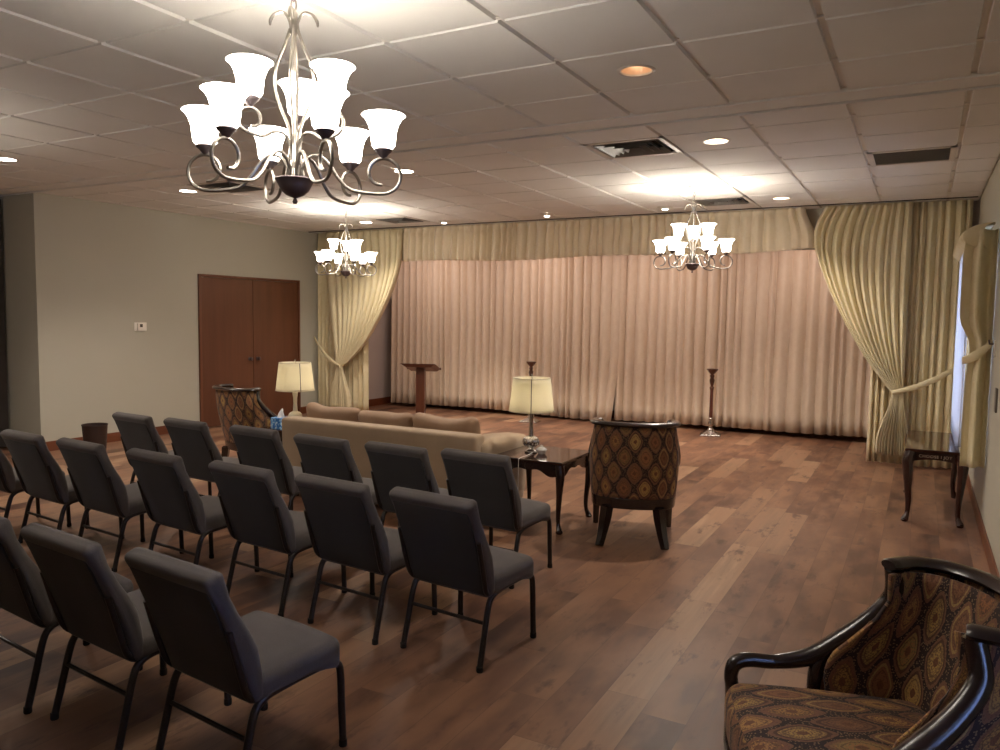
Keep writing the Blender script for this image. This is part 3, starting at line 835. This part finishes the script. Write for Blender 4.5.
# ------------------------------------------------------------------ banquet chairs
def banquet_proto():
    r = thing('banquet_chair', '', 'chair', (0, 0, 0), 0, 'charcoal banquet chairs set out in rows')
    def seatw(p):
        # waterfall front, slight crown, lower at the back
        f = (p.y + .19) / .38
        z = p.z + .012 * (1 - (p.x / .24) ** 2) * (1 if p.z > 0 else .0) + .018 * (f - .5) - (.030 * max(0, f - .75) / .25 if p.z < 0 else 0)
        w = 1 + .05 * (f - .5)
        return (p.x * w, p.y, z)
    MB().rbox((0, .006, .358), (.465, .385, .090), .034, 10, seatw).build('seat', M['chair_fabric'], r, weld=True)
    # backrest: padded slab leaning back; s runs up the lean
    def lean(x, s, t):    # s 0..1 up, t thickness toward the front
        y = -.150 - .05 * s - .115 * max(0, s) ** 1.2; z = .318 + .452 * s
        n = Vector((0, 1, .36)).normalized()
        return (x, y + n.y * t, z + n.z * t)
    def backw(p):
        s = (p.z + .24) / .48
        t = p.y
        if t > 0: t += .042 * math.exp(-((s - .36) / .25) ** 2) * (1 - .55 * (abs(p.x) / .24) ** 4)
        t += math.copysign(.010, p.y) * math.exp(-((s - .97) / .07) ** 2)
        w = 1.0 - .05 * max(0, s - .6) - .07 * max(0, .35 - s)
        return lean(p.x * w, s, t)
    MB().rbox((0, 0, 0), (.47, .050, .48), .024, 12, backw).build('backrest', M['chair_fabric'], r, weld=True)
    def panw(p):
        s = (p.z + .215) / .43
        w = 1.0 - .07 * max(0, .35 - s)
        return lean(p.x * w, .030 + s * .88, p.y - .027)
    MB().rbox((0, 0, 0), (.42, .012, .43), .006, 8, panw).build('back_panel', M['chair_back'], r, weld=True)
    mf = MB()
    for sx in (-1, 1):
        mf.tube([(sx * .212, .185, .318), (sx * .214, .10, .330), (sx * .214, -.10, .322), (sx * .212, -.150, .300)], .0138, 10, 4)
        mf.tube([(sx * .200, -.09, .322), (sx * .205, -.145, .318), (sx * .214, -.190, .345), (sx * .220, -.218, .42), (sx * .222, -.262, .58)], .0115, 10, 4)
    mf.tube([(-.212, -.06, .322), (.212, -.06, .322)], .010, 8); mf.tube([(-.212, .12, .322), (.212, .12, .322)], .010, 8)
    mf.build('frame', M['chair_metal'], r)
    for sx in (-1, 1):
        a = MB().tube([(sx * .212, .155, .322), (sx * .213, .188, .312), (sx * .215, .203, .28), (sx * .217, .208, .14), (sx * .219, .212, .012)], .0138, 10, 4).build('leg', M['chair_metal'], r)
        MB().lathe([(.001, 0), (.014, .0), (.0155, .004), (.015, .024), (.012, .026)], 12, (sx * .219, .212, 0)).build('foot_cap', M['rubber'], a)
        a = MB().tube([(sx * .213, -.095, .324), (sx * .213, -.145, .306), (sx * .214, -.172, .265), (sx * .216, -.205, .14), (sx * .218, -.238, .012)], .0138, 10, 4).build('leg', M['chair_metal'], r)
        MB().lathe([(.001, 0), (.014, .0), (.0155, .004), (.015, .024), (.012, .026)], 12, (sx * .218, -.238, 0)).build('foot_cap', M['rubber'], a)
    MB().tube([(-.215, -.190, .200), (.215, -.190, .200)], .0085, 8).build('stretcher', M['chair_metal'], r)
    return r
bc = banquet_proto()
row_a = 'in the row right behind the sofa'
row_b = 'in the middle row'
row_c = 'in the row nearest the camera'
chairs = [
 # x, y, rot deg, label
 (-2.19, 4.08, -4, 'charcoal banquet chair at the right end of the row behind the sofa'),
 (-2.72, 4.04, -4, 'charcoal banquet chair %s, second from its right end' % row_a),
 (-3.29, 4.03, -5, 'charcoal banquet chair %s, third from its right end' % row_a),
 (-3.93, 4.08, -5, 'charcoal banquet chair %s, just below the tissue box' % row_a),
 (-4.61, 4.08, -5, 'charcoal banquet chair %s, second from its left end' % row_a),
 (-5.20, 4.08, -5, 'charcoal banquet chair at the left end of the row behind the sofa'),
 (-1.82, 3.09, -5, 'charcoal banquet chair at the right end of the middle row'),
 (-2.39, 3.09, -5, 'charcoal banquet chair %s, second from its right end' % row_b),
 (-3.00, 3.10, -5, 'charcoal banquet chair %s, third from its right end' % row_b),
 (-3.68, 3.11, -5, 'charcoal banquet chair %s, fourth from its right end' % row_b),
 (-4.355, 3.12, -5, 'charcoal banquet chair %s, fifth from its right end' % row_b),
 (-4.97, 3.13, -5, 'charcoal banquet chair %s, back cut by the left photo edge' % row_b),
 (-5.56, 3.13, -5, 'charcoal banquet chair in the middle row, only its seat showing at the left edge'),
 (-2.0, 1.90, -6, 'charcoal banquet chair nearest the camera, at the right end of its row'),
 (-2.585, 1.90, -5.5, 'charcoal banquet chair %s, second from its right end' % row_c),
 (-3.15, 1.92, -6, 'charcoal banquet chair %s, at the left edge of the photo' % row_c),
]
for i, (x, y, a, lab) in enumerate(chairs): place(bc, i > 0, (x, y, 0), radians(a), lab)

# ------------------------------------------------------------------ barrel armchairs
def armchair_proto():
    r = thing('barrel_armchair', '', 'armchair', (0, 0, 0), 0, 'tapestry barrel armchairs')
    TOP = .86
    # plan curve of the back: corner (+x) round the rear to corner (-x)
    def plan(t, k=1.0):   # t 0..1
        pts = [(.238, -.108), (.272, -.185), (.245, -.270), (.150, -.330), (0, -.350), (-.150, -.330), (-.245, -.270), (-.272, -.185), (-.238, -.108)]
        p = catm(pts, t); return p
    # lower outline (at the seat) reaches forward: seat plan
    def lowplan(t):
        pts = [(.285, .06), (.290, -.06), (.258, -.17), (.160, -.235), (0, -.258), (-.160, -.235), (-.258, -.17), (-.290, -.06), (-.285, .06)]
        return catm(pts, t)
    def ztop(t): return TOP - .03
    def outer(t, v):      # v 0 bottom 1 top
        a = lowplan(t); b = plan(t); b = (b[0], b[1])
        bul = .022 * sin(pi * v)
        k = v ** 1.15
        x = a[0] + (b[0] - a[0]) * k; y = a[1] + (b[1] - a[1]) * k
        # the open front edge follows the sweep of the frame from crest to arm
        ea = .06; eb = -.115; ye = ea + (eb - ea) * k
        zz = .322 + (ztop(t) - .322) * v
        E = [(.27, .045), (.40, .055), (.50, .070), (.56, .05), (.62, -.02), (.68, -.085), (.74, -.125), (.84, -.118), (.9, -.118)]
        for q in range(len(E) - 1):
            if E[q][0] <= zz <= E[q + 1][0]:
                f = (zz - E[q][0]) / (E[q + 1][0] - E[q][0]); yt = E[q][1] + (E[q + 1][1] - E[q][1]) * f
        y += (yt - ye) * abs(2 * t - 1) ** 2.6
        n = Vector((x, y + .05)).normalized() if Vector((x, y + .05)).length > 0 else Vector((0, -1))
        return (x + n.x * bul, y + n.y * bul, .322 + (ztop(t) - .322) * v)
    def uvo(u, v): return (u * 1.13, v * .58 + .03)
    MB().grid(lambda u, v: outer(u, v), 48, 16, uvo).build('outer_back', M['tapestry'], r, solid=.006, angle=180)
    def inner(u, v):
        t = .012 + .976 * u
        x, y, z = outer(t, v)
        zz = .37 + (TOP - .035 - .37) * v
        x, y, _ = outer(t, (zz - .322) / (TOP - .03 - .322))
        n = Vector((x, y + .02)).normalized()
        th = .045 + .035 * sin(pi * v) * sin(pi * min(1, max(0, u)))
        return (x - n.x * th, y - n.y * th, zz)
    MB().grid(inner, 48, 16, lambda u, v: (u * 1.0, v * .50)).build('inner_back', M['tapestry'], r, solid=.012, angle=180)
    # top rail
    rail = [(*plan(t / 16), TOP - .022) for t in range(17)]
    # widen the crest with a flat oval section by two tubes
    mb = MB(); ring = 12; n = 48; vs = []; fs = []
    for i in range(n + 1):
        t = i / n; x, y = plan(t); x2, y2 = plan(min(1, t + .01)); x1, y1 = plan(max(0, t - .01))
        tg = Vector((x2 - x1, y2 - y1)).normalized(); nn = Vector((tg.y, -tg.x))
        c = Vector((x, y)); z = TOP - .018
        for k in range(ring):
            th = 2 * pi * k / ring; ke = min(1, .78 + 10 * min(t, 1 - t)); w = .034 * cos(th) * ke; h = .018 * sin(th) * ke
            vs.append((c.x + nn.x * w, c.y + nn.y * w, z + h))
    for i in range(n):
        for k in range(ring):
            k2 = (k + 1) % ring; fs.append((i * ring + k, i * ring + k2, (i + 1) * ring + k2, (i + 1) * ring + k))
    fs.append(tuple(range(ring - 1, -1, -1))); fs.append(tuple(n * ring + k for k in range(ring)))
    mb.add(vs, fs); mb.build('crest_rail', M['espresso'], r)
    for sx in (1, -1):
        # wing post sweeps from the crest corner down and forward into the arm, then drops to the seat rail
        arm = [(.242, -.125, TOP - .028), (.252, -.135, TOP - .085), (.266, -.130, .73), (.280, -.085, .665), (.292, -.01, .590), (.300, .08, .528),
               (.303, .18, .503), (.302, .262, .504), (.298, .302, .492), (.293, .315, .458), (.289, .312, .42), (.286, .308, .34)]
        rad = [.026, .028, .028, .029, .033, .028, .022, .023, .024, .021, .021, .023]
        MB().tube([(sx * x, y, z) for x, y, z in arm], rad, 12, 5).build('arm', M['espresso'], r)
        brace = [(.288, -.02, .600), (.294, .035, .555), (.292, .065, .49), (.286, .072, .41), (.283, .065, .32)]
        MB().tube([(sx * x, y, z) for x, y, z in brace], [.024, .026, .022, .018, .018], 10, 4).build('arm_brace', M['espresso'], r)
    # seat cushion
    def sw(p):
        f = (p.y + .28) / .56
        w = .86 + .16 * smooth(f)
        return (p.x * w, p.y + .02 * (1 - (p.x / .28) ** 2) * (1 if p.y > 0 else .6), p.z + (.028 * (1 - (p.x / .3) ** 2) * (1 - ((p.y - .02) / .32) ** 2) if p.z > 0 else 0))
    MB().rbox((0, .055, .375), (.555, .56, .15), .05, 14, sw).build('seat', M['tapestry'], r, weld=True)
    # seat rail
    mb = MB(); vs = []; fs = []; loop = [lowplan(i / 24) for i in range(25)] + [(-.288, .20), (-.284, .325), (-.15, .350), (0, .357), (.15, .350), (.284, .325), (.288, .20)]
    n = len(loop)
    for z, k in ((.250, 1.0), (.325, 1.02)):
        for x, y in loop: vs.append((x * k, y * k, z))
    for z, k in ((.325, .86), (.250, .86)):
        for x, y in loop: vs.append((x * k, y * k, z))
    for b in range(4):
        for i in range(n):
            j = (i + 1) % n; fs.append((b * n + i, b * n + j, ((b + 1) % 4) * n + j, ((b + 1) % 4) * n + i))
    mb.add(vs, fs).build('seat_rail', M['espresso'], r, bevel=.004)
    for sx in (1, -1):
        MB().tube([(sx * .175, -.225, .26), (sx * .185, -.228, .18), (sx * .200, -.250, .09), (sx * .220, -.300, .0)], [.044, .042, .034, .027], 4, 5).build('leg', M['espresso'], r, angle=30)
        MB().tube([(sx * .265, .290, .28), (sx * .268, .292, .15), (sx * .270, .295, .0)], [.030, .025, .019], 4, 3).build('leg', M['espresso'], r, angle=30)
    return r
ac = armchair_proto()
def face(fx, fy): return math.atan2(fy, fx) - pi / 2
place(ac, False, (-.065, 2.22, 0), face(-.93, -.37), 'tapestry barrel armchair at the lower right corner, facing left, seen from the front')
place(ac, True, (-1.75, 5.22, 0), radians(19), 'tapestry barrel armchair seen from behind, beside the right-hand lamp table')
place(ac, True, (-5.62, 5.40, 0), radians(-14), 'tapestry barrel armchair by the double door, half hidden behind the chairs', 1.0)

# ------------------------------------------------------------------ sofa
SX, SXR, SY = -4.70, -2.80, 4.80
s = thing('sofa', 'long tan sofa with its back to the chair rows', 'sofa', ((SX + SXR) / 2, SY, 0))
w = SXR - SX; hw = w / 2
MB().rbox((0, .42, .20), (w - .02, .80, .28), .03, 8).build('base', M['sofa'], s, weld=True)
def bk(p):
    k = (p.z + .3) / .6
    return (p.x * (1 + .0 * k), p.y - .03 * k, p.z)
MB().rbox((0, .09, .38), (w, .17, .60), .035, 10, bk).build('back', M['sofa'], s, weld=True)
for sx in (-1, 1):
    def aw(p, sx=sx):
        k = (p.z + .24) / .50
        x = p.x * (1 + .18 * smooth((k - .55) / .45)) + sx * .02 * smooth(k)
        return (x, p.y, p.z + .02 * smooth((-p.y) / .4) - .03 * smooth(p.y / .4))
    MB().rbox((sx * (hw - .13), .46, .365), (.25, .84, .52), .085, 12, aw).build('arm', M['sofa'], s, weld=True)
for k in range(3):
    cw = (w - .52) / 3
    MB().rbox((-hw + .26 + cw * (k + .5), .50, .385), (cw - .006, .64, .15), .05, 8, lambda p: (p.x, p.y, p.z + (.02 * (1 - (p.x / .3) ** 2) if p.z > 0 else 0))).build('seat_cushion', M['sofa_cushion'], s, weld=True)
for x in (-1, 1):
    for y in (.08, .76):
        MB().lathe([(.024, 0), (.03, .07)], 10, (x * (hw - .08), y, 0), True).build('foot', M['espresso'], s)
cl = ['tan back cushion at the left end of the sofa', 'tan back cushion in the middle of the sofa', 'tan back cushion at the right end of the sofa']
cx = [(-4.69, -4.12), (-4.10, -3.58), (-3.57, -2.97)]
for k, (a, b) in enumerate(cx):
    def cw_(p, k=k):
        e = (1 - (abs(p.x) / .27) ** 3 * .18)
        z = p.z - .012 * (1 - (p.x / .26) ** 2) * (1 if p.z > 0 else 0) + (.018 * (abs(p.x) / .26) ** 4 if p.z > 0 else 0)
        z += .006 * sin(17 * p.x + k * 2)
        return (p.x, p.y * e * (1 + .25 * (1 - abs(p.z) / .16)) - .22 * p.z, z)
    o = MB().rbox((0, 0, 0), (b - a, .17, .29), .075, 12, cw_).build('sofa_cushion', M['sofa_cushion'], weld=True)
    o.location = ((a + b) / 2, SY + .335 - (.015 if k == 1 else 0), .622 - .004 * k)
    o.rotation_euler = (0, radians([1.0, -.5, .6][k]), radians([0, 1.5, -1][k]))
    tag(o, cl[k], 'cushion', 'sofa back cushions')

# ------------------------------------------------------------------ tables
def cabriole(mb, x, y, h, sx, sy, w=.034):
    d = .7071
    P = [(0, h), (.012, h - .05), (.020, h - .10), (.010, h * .55), (-.004, h * .28), (.000, .07), (.016, .03), (.022, .016)]
    R = [w, w * 1.05, w * .95, w * .66, w * .5, w * .42, w * .62, w * .72]
    mb.tube([(x + sx * a * d, y + sy * a * d, z) for a, z in P], R, 10, 4)
    mb.lathe([(.001, 0), (.018, .0), (.026, .008), (.026, .018), (.016, .028), (.001, .03)], 12, (x + sx * .024 * d, y + sy * .024 * d, 0))
def side_table(name, label, x0, x1, y0, y1, h, top, body, scallop=True, letters=None, inlay=True):
    cx_, cy_ = (x0 + x1) / 2, (y0 + y1) / 2
    t = thing(name, label, 'table', (cx_, cy_, 0)); a, b = (x1 - x0) / 2, (y1 - y0) / 2
    MB().box((-a, -b, h - .022), (a, b, h)).build('table_top', top, t, smooth=False, bevel=.007)
    ap = .085
    def apron(p0, p1, n, th):
        mb = MB(); vs = []; fs = []; N = 28
        for i in range(N + 1):
            u = i / N; x = p0[0] + (p1[0] - p0[0]) * u; y = p0[1] + (p1[1] - p0[1]) * u
            q = abs(2 * u - 1)
            low = h - .022 - ap + (.030 * (1 - q ** 2) if not scallop else (.022 * cos(2 * pi * u * 1.0) * -1 + .010 * cos(6 * pi * u) + .012) * (1 if q < .9 else .2))
            for dx, z in ((0, h - .02), (th, h - .02), (th, low), (0, low)): vs.append((x + n[0] * dx, y + n[1] * dx, z))
        for i in range(N):
            for k in range(4):
                k2 = (k + 1) % 4; fs.append((i * 4 + k, i * 4 + k2, (i + 1) * 4 + k2, (i + 1) * 4 + k))
        fs.append((3, 2, 1, 0)); fs.append(tuple(N * 4 + k for k in range(4)))
        return mb.add(vs, fs)
    e = .025; A, B = a - e, b - e
    apron((-A, -B), (A, -B), (0, 1), .018).build('apron', body, t, smooth=False)
    apron((-A, B), (A, B), (0, -1), .018).build('apron', body, t, smooth=False)
    apron((-A, -B), (-A, B), (1, 0), .018).build('apron', body, t, smooth=False)
    apron((A, -B), (A, B), (-1, 0), .018).build('apron', body, t, smooth=False)
    for sx in (-1, 1):
        for sy in (-1, 1):
            mb = MB(); cabriole(mb, sx * (A - .012), sy * (B - .012), h - .022, sx, sy, .034 if scallop else .042); mb.build('leg', body, t)
    return t
t1 = side_table('console_table', 'dark cherry table with curved legs and pale lettering by the right wall', -.07, .345, 6.70, 7.86, .575, M['table_top'], M['cherry'], False)
# pale lettering inlaid on the front apron
fc = bpy.data.curves.new('lettering', 'FONT'); fc.body = 'CHOOSE I JOY'; fc.size = .031; fc.extrude = .0008; fc.align_x = 'CENTER'
fc.space_character = 1.12
fo = bpy.data.objects.new('tmp_text', fc); C.objects.link(fo)
dg = bpy.context.evaluated_depsgraph_get(); me = bpy.data.meshes.new_from_object(fo.evaluated_get(dg)); bpy.data.objects.remove(fo)
me.materials.clear(); me.materials.append(M['letters'])
lo = bpy.data.objects.new('lettering', me); C.objects.link(lo); lo.parent = t1; lo.rotation_euler = (pi / 2, 0, 0); lo.location = (.0, -.5565, .512)
t2 = side_table('lamp_table', 'dark lamp table with scalloped apron beside the barrel armchair seen from behind', -2.76, -2.19, 4.96, 5.56, .52, M['table_top'], M['espresso'], True)
t3 = side_table('lamp_table', 'dark lamp table at the left end of the sofa, under the blue tissue box', -5.20, -4.84, 5.02, 5.60, .52, M['table_top'], M['espresso'], True)
def solid_side():   # lower cabinet body of the far table seen between the chairs
    MB().box((-.17, -.26, .03), (.17, .26, .42)).build('cabinet_body', M['espresso'], t3, smooth=False, bevel=.004)
solid_side()

# ------------------------------------------------------------------ lamps
def table_lamp(name, label, loc, base_mat, sc, seam_dir, ribs=True):
    t = thing(name, label, 'lamp', loc, 0, None, sc)
    MB().lathe([(.001, 0), (.045, 0), (.048, .006), (.046, .014), (.034, .020), (.026, .032), (.024, .045)], 28).build('foot', base_mat, t)
    MB().lathe([(.022, .040), (.044, .048), (.058, .064), (.063, .082), (.058, .102), (.042, .118), (.022, .126)], 64, flute=12 if ribs else 0, amp=.06).build('bulb_body', base_mat, t)
    MB().lathe([(.022, .122), (.020, .145), (.016, .20), (.018, .25), (.023, .280), (.024, .298), (.008, .30), (.007, .36)], 24).build('neck', base_mat, t)
    prof = [(.172, .318), (.168, .338), (.147, .525), (.140, .568)]
    sh = MB().lathe(prof, 48).build('lamp_shade', M['lamp_shade'], t, solid=.002)
    mb = MB(); mb.tube([(.140 * cos(2 * pi * k / 40), .140 * sin(2 * pi * k / 40), .568) for k in range(40)], .003, 6, 0, True)
    mb.build('shade_rim', M['lamp_cream'], sh)
    mb = MB(); mb.tube([(.172 * cos(2 * pi * k / 40), .172 * sin(2 * pi * k / 40), .318) for k in range(40)], .003, 6, 0, True)
    mb.build('shade_rim', M['lamp_cream'], sh)
    a = seam_dir
    MB().tube([(1.012 * r * cos(a), 1.012 * r * sin(a), z) for r, z in prof], .003, 6).build('seam', M['dark_bronze'], sh)
    MB().tube([(0, 0, .34), (.045, 0, .37), (.05, 0, .44), (.02, 0, .52), (0, 0, .54), (-.02, 0, .52), (-.05, 0, .44), (-.045, 0, .37), (0, 0, .34)], .002, 6).build('harp', M['silver'], t)
    MB().lathe([(.001, .600), (.006, .595), (.007, .585), (.004, .575), (.004, .535)], 10).build('finial', M['silver'], t)
    MB().lathe([(.001, .46), (.018, .455), (.028, .43), (.026, .405), (.014, .38), (.012, .35)], 16).build('light_bulb', M['shade_glass'], t)
    return t
l2 = table_lamp('table_lamp', 'silver table lamp with ribbed body and ivory shade beside the armchair seen from behind', (-2.575, 5.24, .52), M['silver'], 1.0, radians(-65))
MB().tube([(.03, -.03, .006), (.05, -.15, .005), (.052, -.285, .004), (.052, -.305, -.03), (.052, -.305, -.20), (.045, -.30, -.42), (.02, -.25, -.512)], .002, 6, 4).build('power_cord', M['white_plastic'], l2)
l3 = table_lamp('table_lamp', 'cream table lamp with lit ivory shade at the left end of the sofa', (-5.06, 5.34, .52), M['lamp_cream'], 1.02, radians(-30), False)

# small cut glass dish on the right-hand lamp table
g = thing('glass_dish', 'small pale lidded glass dish beside the silver lamp', 'dish', (-2.475, 5.22, .52))
MB().lathe([(.001, .0), (.025, .0), (.028, .006), (.040, .022), (.042, .032)], 24, flute=12, amp=.04).build('bowl', M['dish'], g)
MB().lathe([(.042, .032), (.036, .042), (.018, .052), (.006, .056), (.008, .064), (.001, .070)], 24, flute=12, amp=.04).build('lid', M['dish'], g)

# tissue box
g = thing('tissue_box', 'blue patterned tissue box on the left-hand lamp table', 'tissue box', (-5.03, 5.12, .52))
MB().box((-.062, -.06, 0), (.062, .06, .098)).build('box', M['tissue_box'], g, smooth=False, bevel=.003)
def tis(u, v):
    a = 2 * pi * u; r = .030 * (1 - v) ** .7 * (1 + .35 * sin(3 * a + 5 * v)) + .006 * (1 - v)
    return (r * cos(a) + .018 * v, .6 * r * sin(a) + .008 * v, .096 + .085 * v)
MB().grid(tis, 24, 10, wrap=True).build('tissue', M['tissue'], g)

# ------------------------------------------------------------------ lectern, candle stands, wastebasket
lp = thing('lectern', 'narrow wooden lectern standing in front of the stage curtain', 'lectern', (-4.94, 7.21, 0), radians(20))
MB().box((-.19, -.16, 0), (.19, .16, .035)).build('base', M['podium'], lp, smooth=False, bevel=.006)
MB().box((-.048, -.04, .03), (.048, .04, .95)).build('post', M['podium'], lp, smooth=False, bevel=.004)
MB().hexa([(-.14, -.12, .975), (.14, -.12, .975), (.15, .14, .91), (-.15, .14, .91)], [(-.20, -.155, 1.015), (.20, -.155, 1.015), (.20, .15, .94), (-.20, .15, .94)]).build('desk', M['podium'], lp, smooth=False, bevel=.003)
MB().box((-.20, .14, .93), (.20, .152, .955)).build('book_stop', M['podium'], lp, smooth=False, bevel=.002)

def torchere(loc, label, used=[None]):
    if used[0]:
        o = copy_tree(used[0]); o.location = loc; o['label'] = label; return o
    t = thing('floor_candlestick', label, 'candlestick', loc, radians(10), 'tall floor candlesticks')
    mb = MB(); mb.hexa([(-.13, -.13, 0), (.13, -.13, 0), (.13, .13, 0), (-.13, .13, 0)], [(-.13, -.13, .02), (.13, -.13, .02), (.13, .13, .02), (-.13, .13, .02)])
    mb.hexa([(-.11, -.11, .02), (.11, -.11, .02), (.11, .11, .02), (-.11, .11, .02)], [(-.05, -.05, .06), (.05, -.05, .06), (.05, .05, .06), (-.05, .05, .06)])
    mb.build('base', M['silver'], t, smooth=False, bevel=.004)
    MB().lathe([(.04, .055), (.045, .075), (.022, .10), (.030, .13), (.036, .16), (.020, .20), (.026, .225), (.018, .24)], 20).build('lower_stem', M['silver'], t)
    MB().lathe([(.022, .24), (.024, .26), (.020, .60), (.024, .62)], 20).build('shaft', M['candle_wood'], t)
    MB().lathe([(.024, .62), (.030, .64), (.016, .66), (.026, .70), (.034, .74), (.022, .77), (.030, .80), (.018, .815)], 20).build('upper_stem', M['candle_metal'], t)
    MB().lathe([(.016, .81), (.030, .83), (.055, .86), (.072, .885), (.068, .89), (.02, .868), (.001, .866)], 24, flute=8, amp=.06).build('drip_pan', M['candle_metal'], t)
    used[0] = t
    return t
torchere((-2.42, 10.36, 0), 'tall floor candlestick standing alone in front of the right part of the stage curtain')
torchere((-5.02, 10.18, 0), 'tall floor candlestick mostly hidden behind the silver lamp')

wb = thing('wastebasket', 'dark brown round wastebasket near the left wall', 'wastebasket', (-7.72, 5.13, 0))
MB().lathe([(.001, .004), (.098, .004), (.100, .0), (.102, .01), (.125, .33), (.130, .335), (.128, .342), (.121, .338), (.098, .015), (.001, .012)], 36).build('bin', M['basket'], wb)

# ------------------------------------------------------------------ lights and world
w = bpy.data.worlds.new('World'); bpy.context.scene.world = w; w.use_nodes = True
bg = w.node_tree.nodes['Background']; bg.inputs[0].default_value = (.35, .52, 1.0, 1); bg.inputs[1].default_value = 1.0
def area(name, loc, rot, sx, sy, e, col):
    ld = bpy.data.lights.new(name, 'AREA'); ld.shape = 'RECTANGLE'; ld.size = sx; ld.size_y = sy; ld.energy = e; ld.color = col
    o = bpy.data.objects.new(name, ld); C.objects.link(o); o.location = loc; o.rotation_euler = rot; return o
area('daylight_far_window', (XR + .35, (W1[0] + W1[1]) / 2, 1.45), (0, radians(90), 0), 1.6, 1.4, 22, (.60, .73, 1))
area('daylight_near_window', (XR + .35, (W2[0] + W2[1]) / 2, 1.2), (0, radians(90), 0), 1.3, .75, 6, (.28, .42, 1))

# ------------------------------------------------------------------ camera
cd = bpy.data.cameras.new('camera'); cam = bpy.data.objects.new('camera', cd); C.objects.link(cam)
cd.sensor_width = 36; cd.lens = 772.37 * .036; cd.clip_start = .05; cd.clip_end = 60
yaw, pit, roll = .498331719, -.075773709, .0134255387
f_ = Vector((-sin(yaw) * cos(pit), cos(yaw) * cos(pit), sin(pit))); r_ = Vector((cos(yaw), sin(yaw), 0)); u_ = r_.cross(f_)
r2 = r_ * cos(roll) + u_ * sin(roll); u2 = -r_ * sin(roll) + u_ * cos(roll)
cam.matrix_world = Matrix(((r2.x, u2.x, -f_.x, 0), (r2.y, u2.y, -f_.y, 0), (r2.z, u2.z, -f_.z, 1.55), (0, 0, 0, 1)))
sc = bpy.context.scene; sc.camera = cam
sc.view_settings.view_transform = 'Standard'; sc.view_settings.look = 'None'; sc.view_settings.gamma = 1.0
sc.view_settings.exposure = 1.12; sc.view_settings.use_curve_mapping = False
sc.cycles.use_denoising = True
sc.cycles.max_bounces = 8; sc.cycles.diffuse_bounces = 5
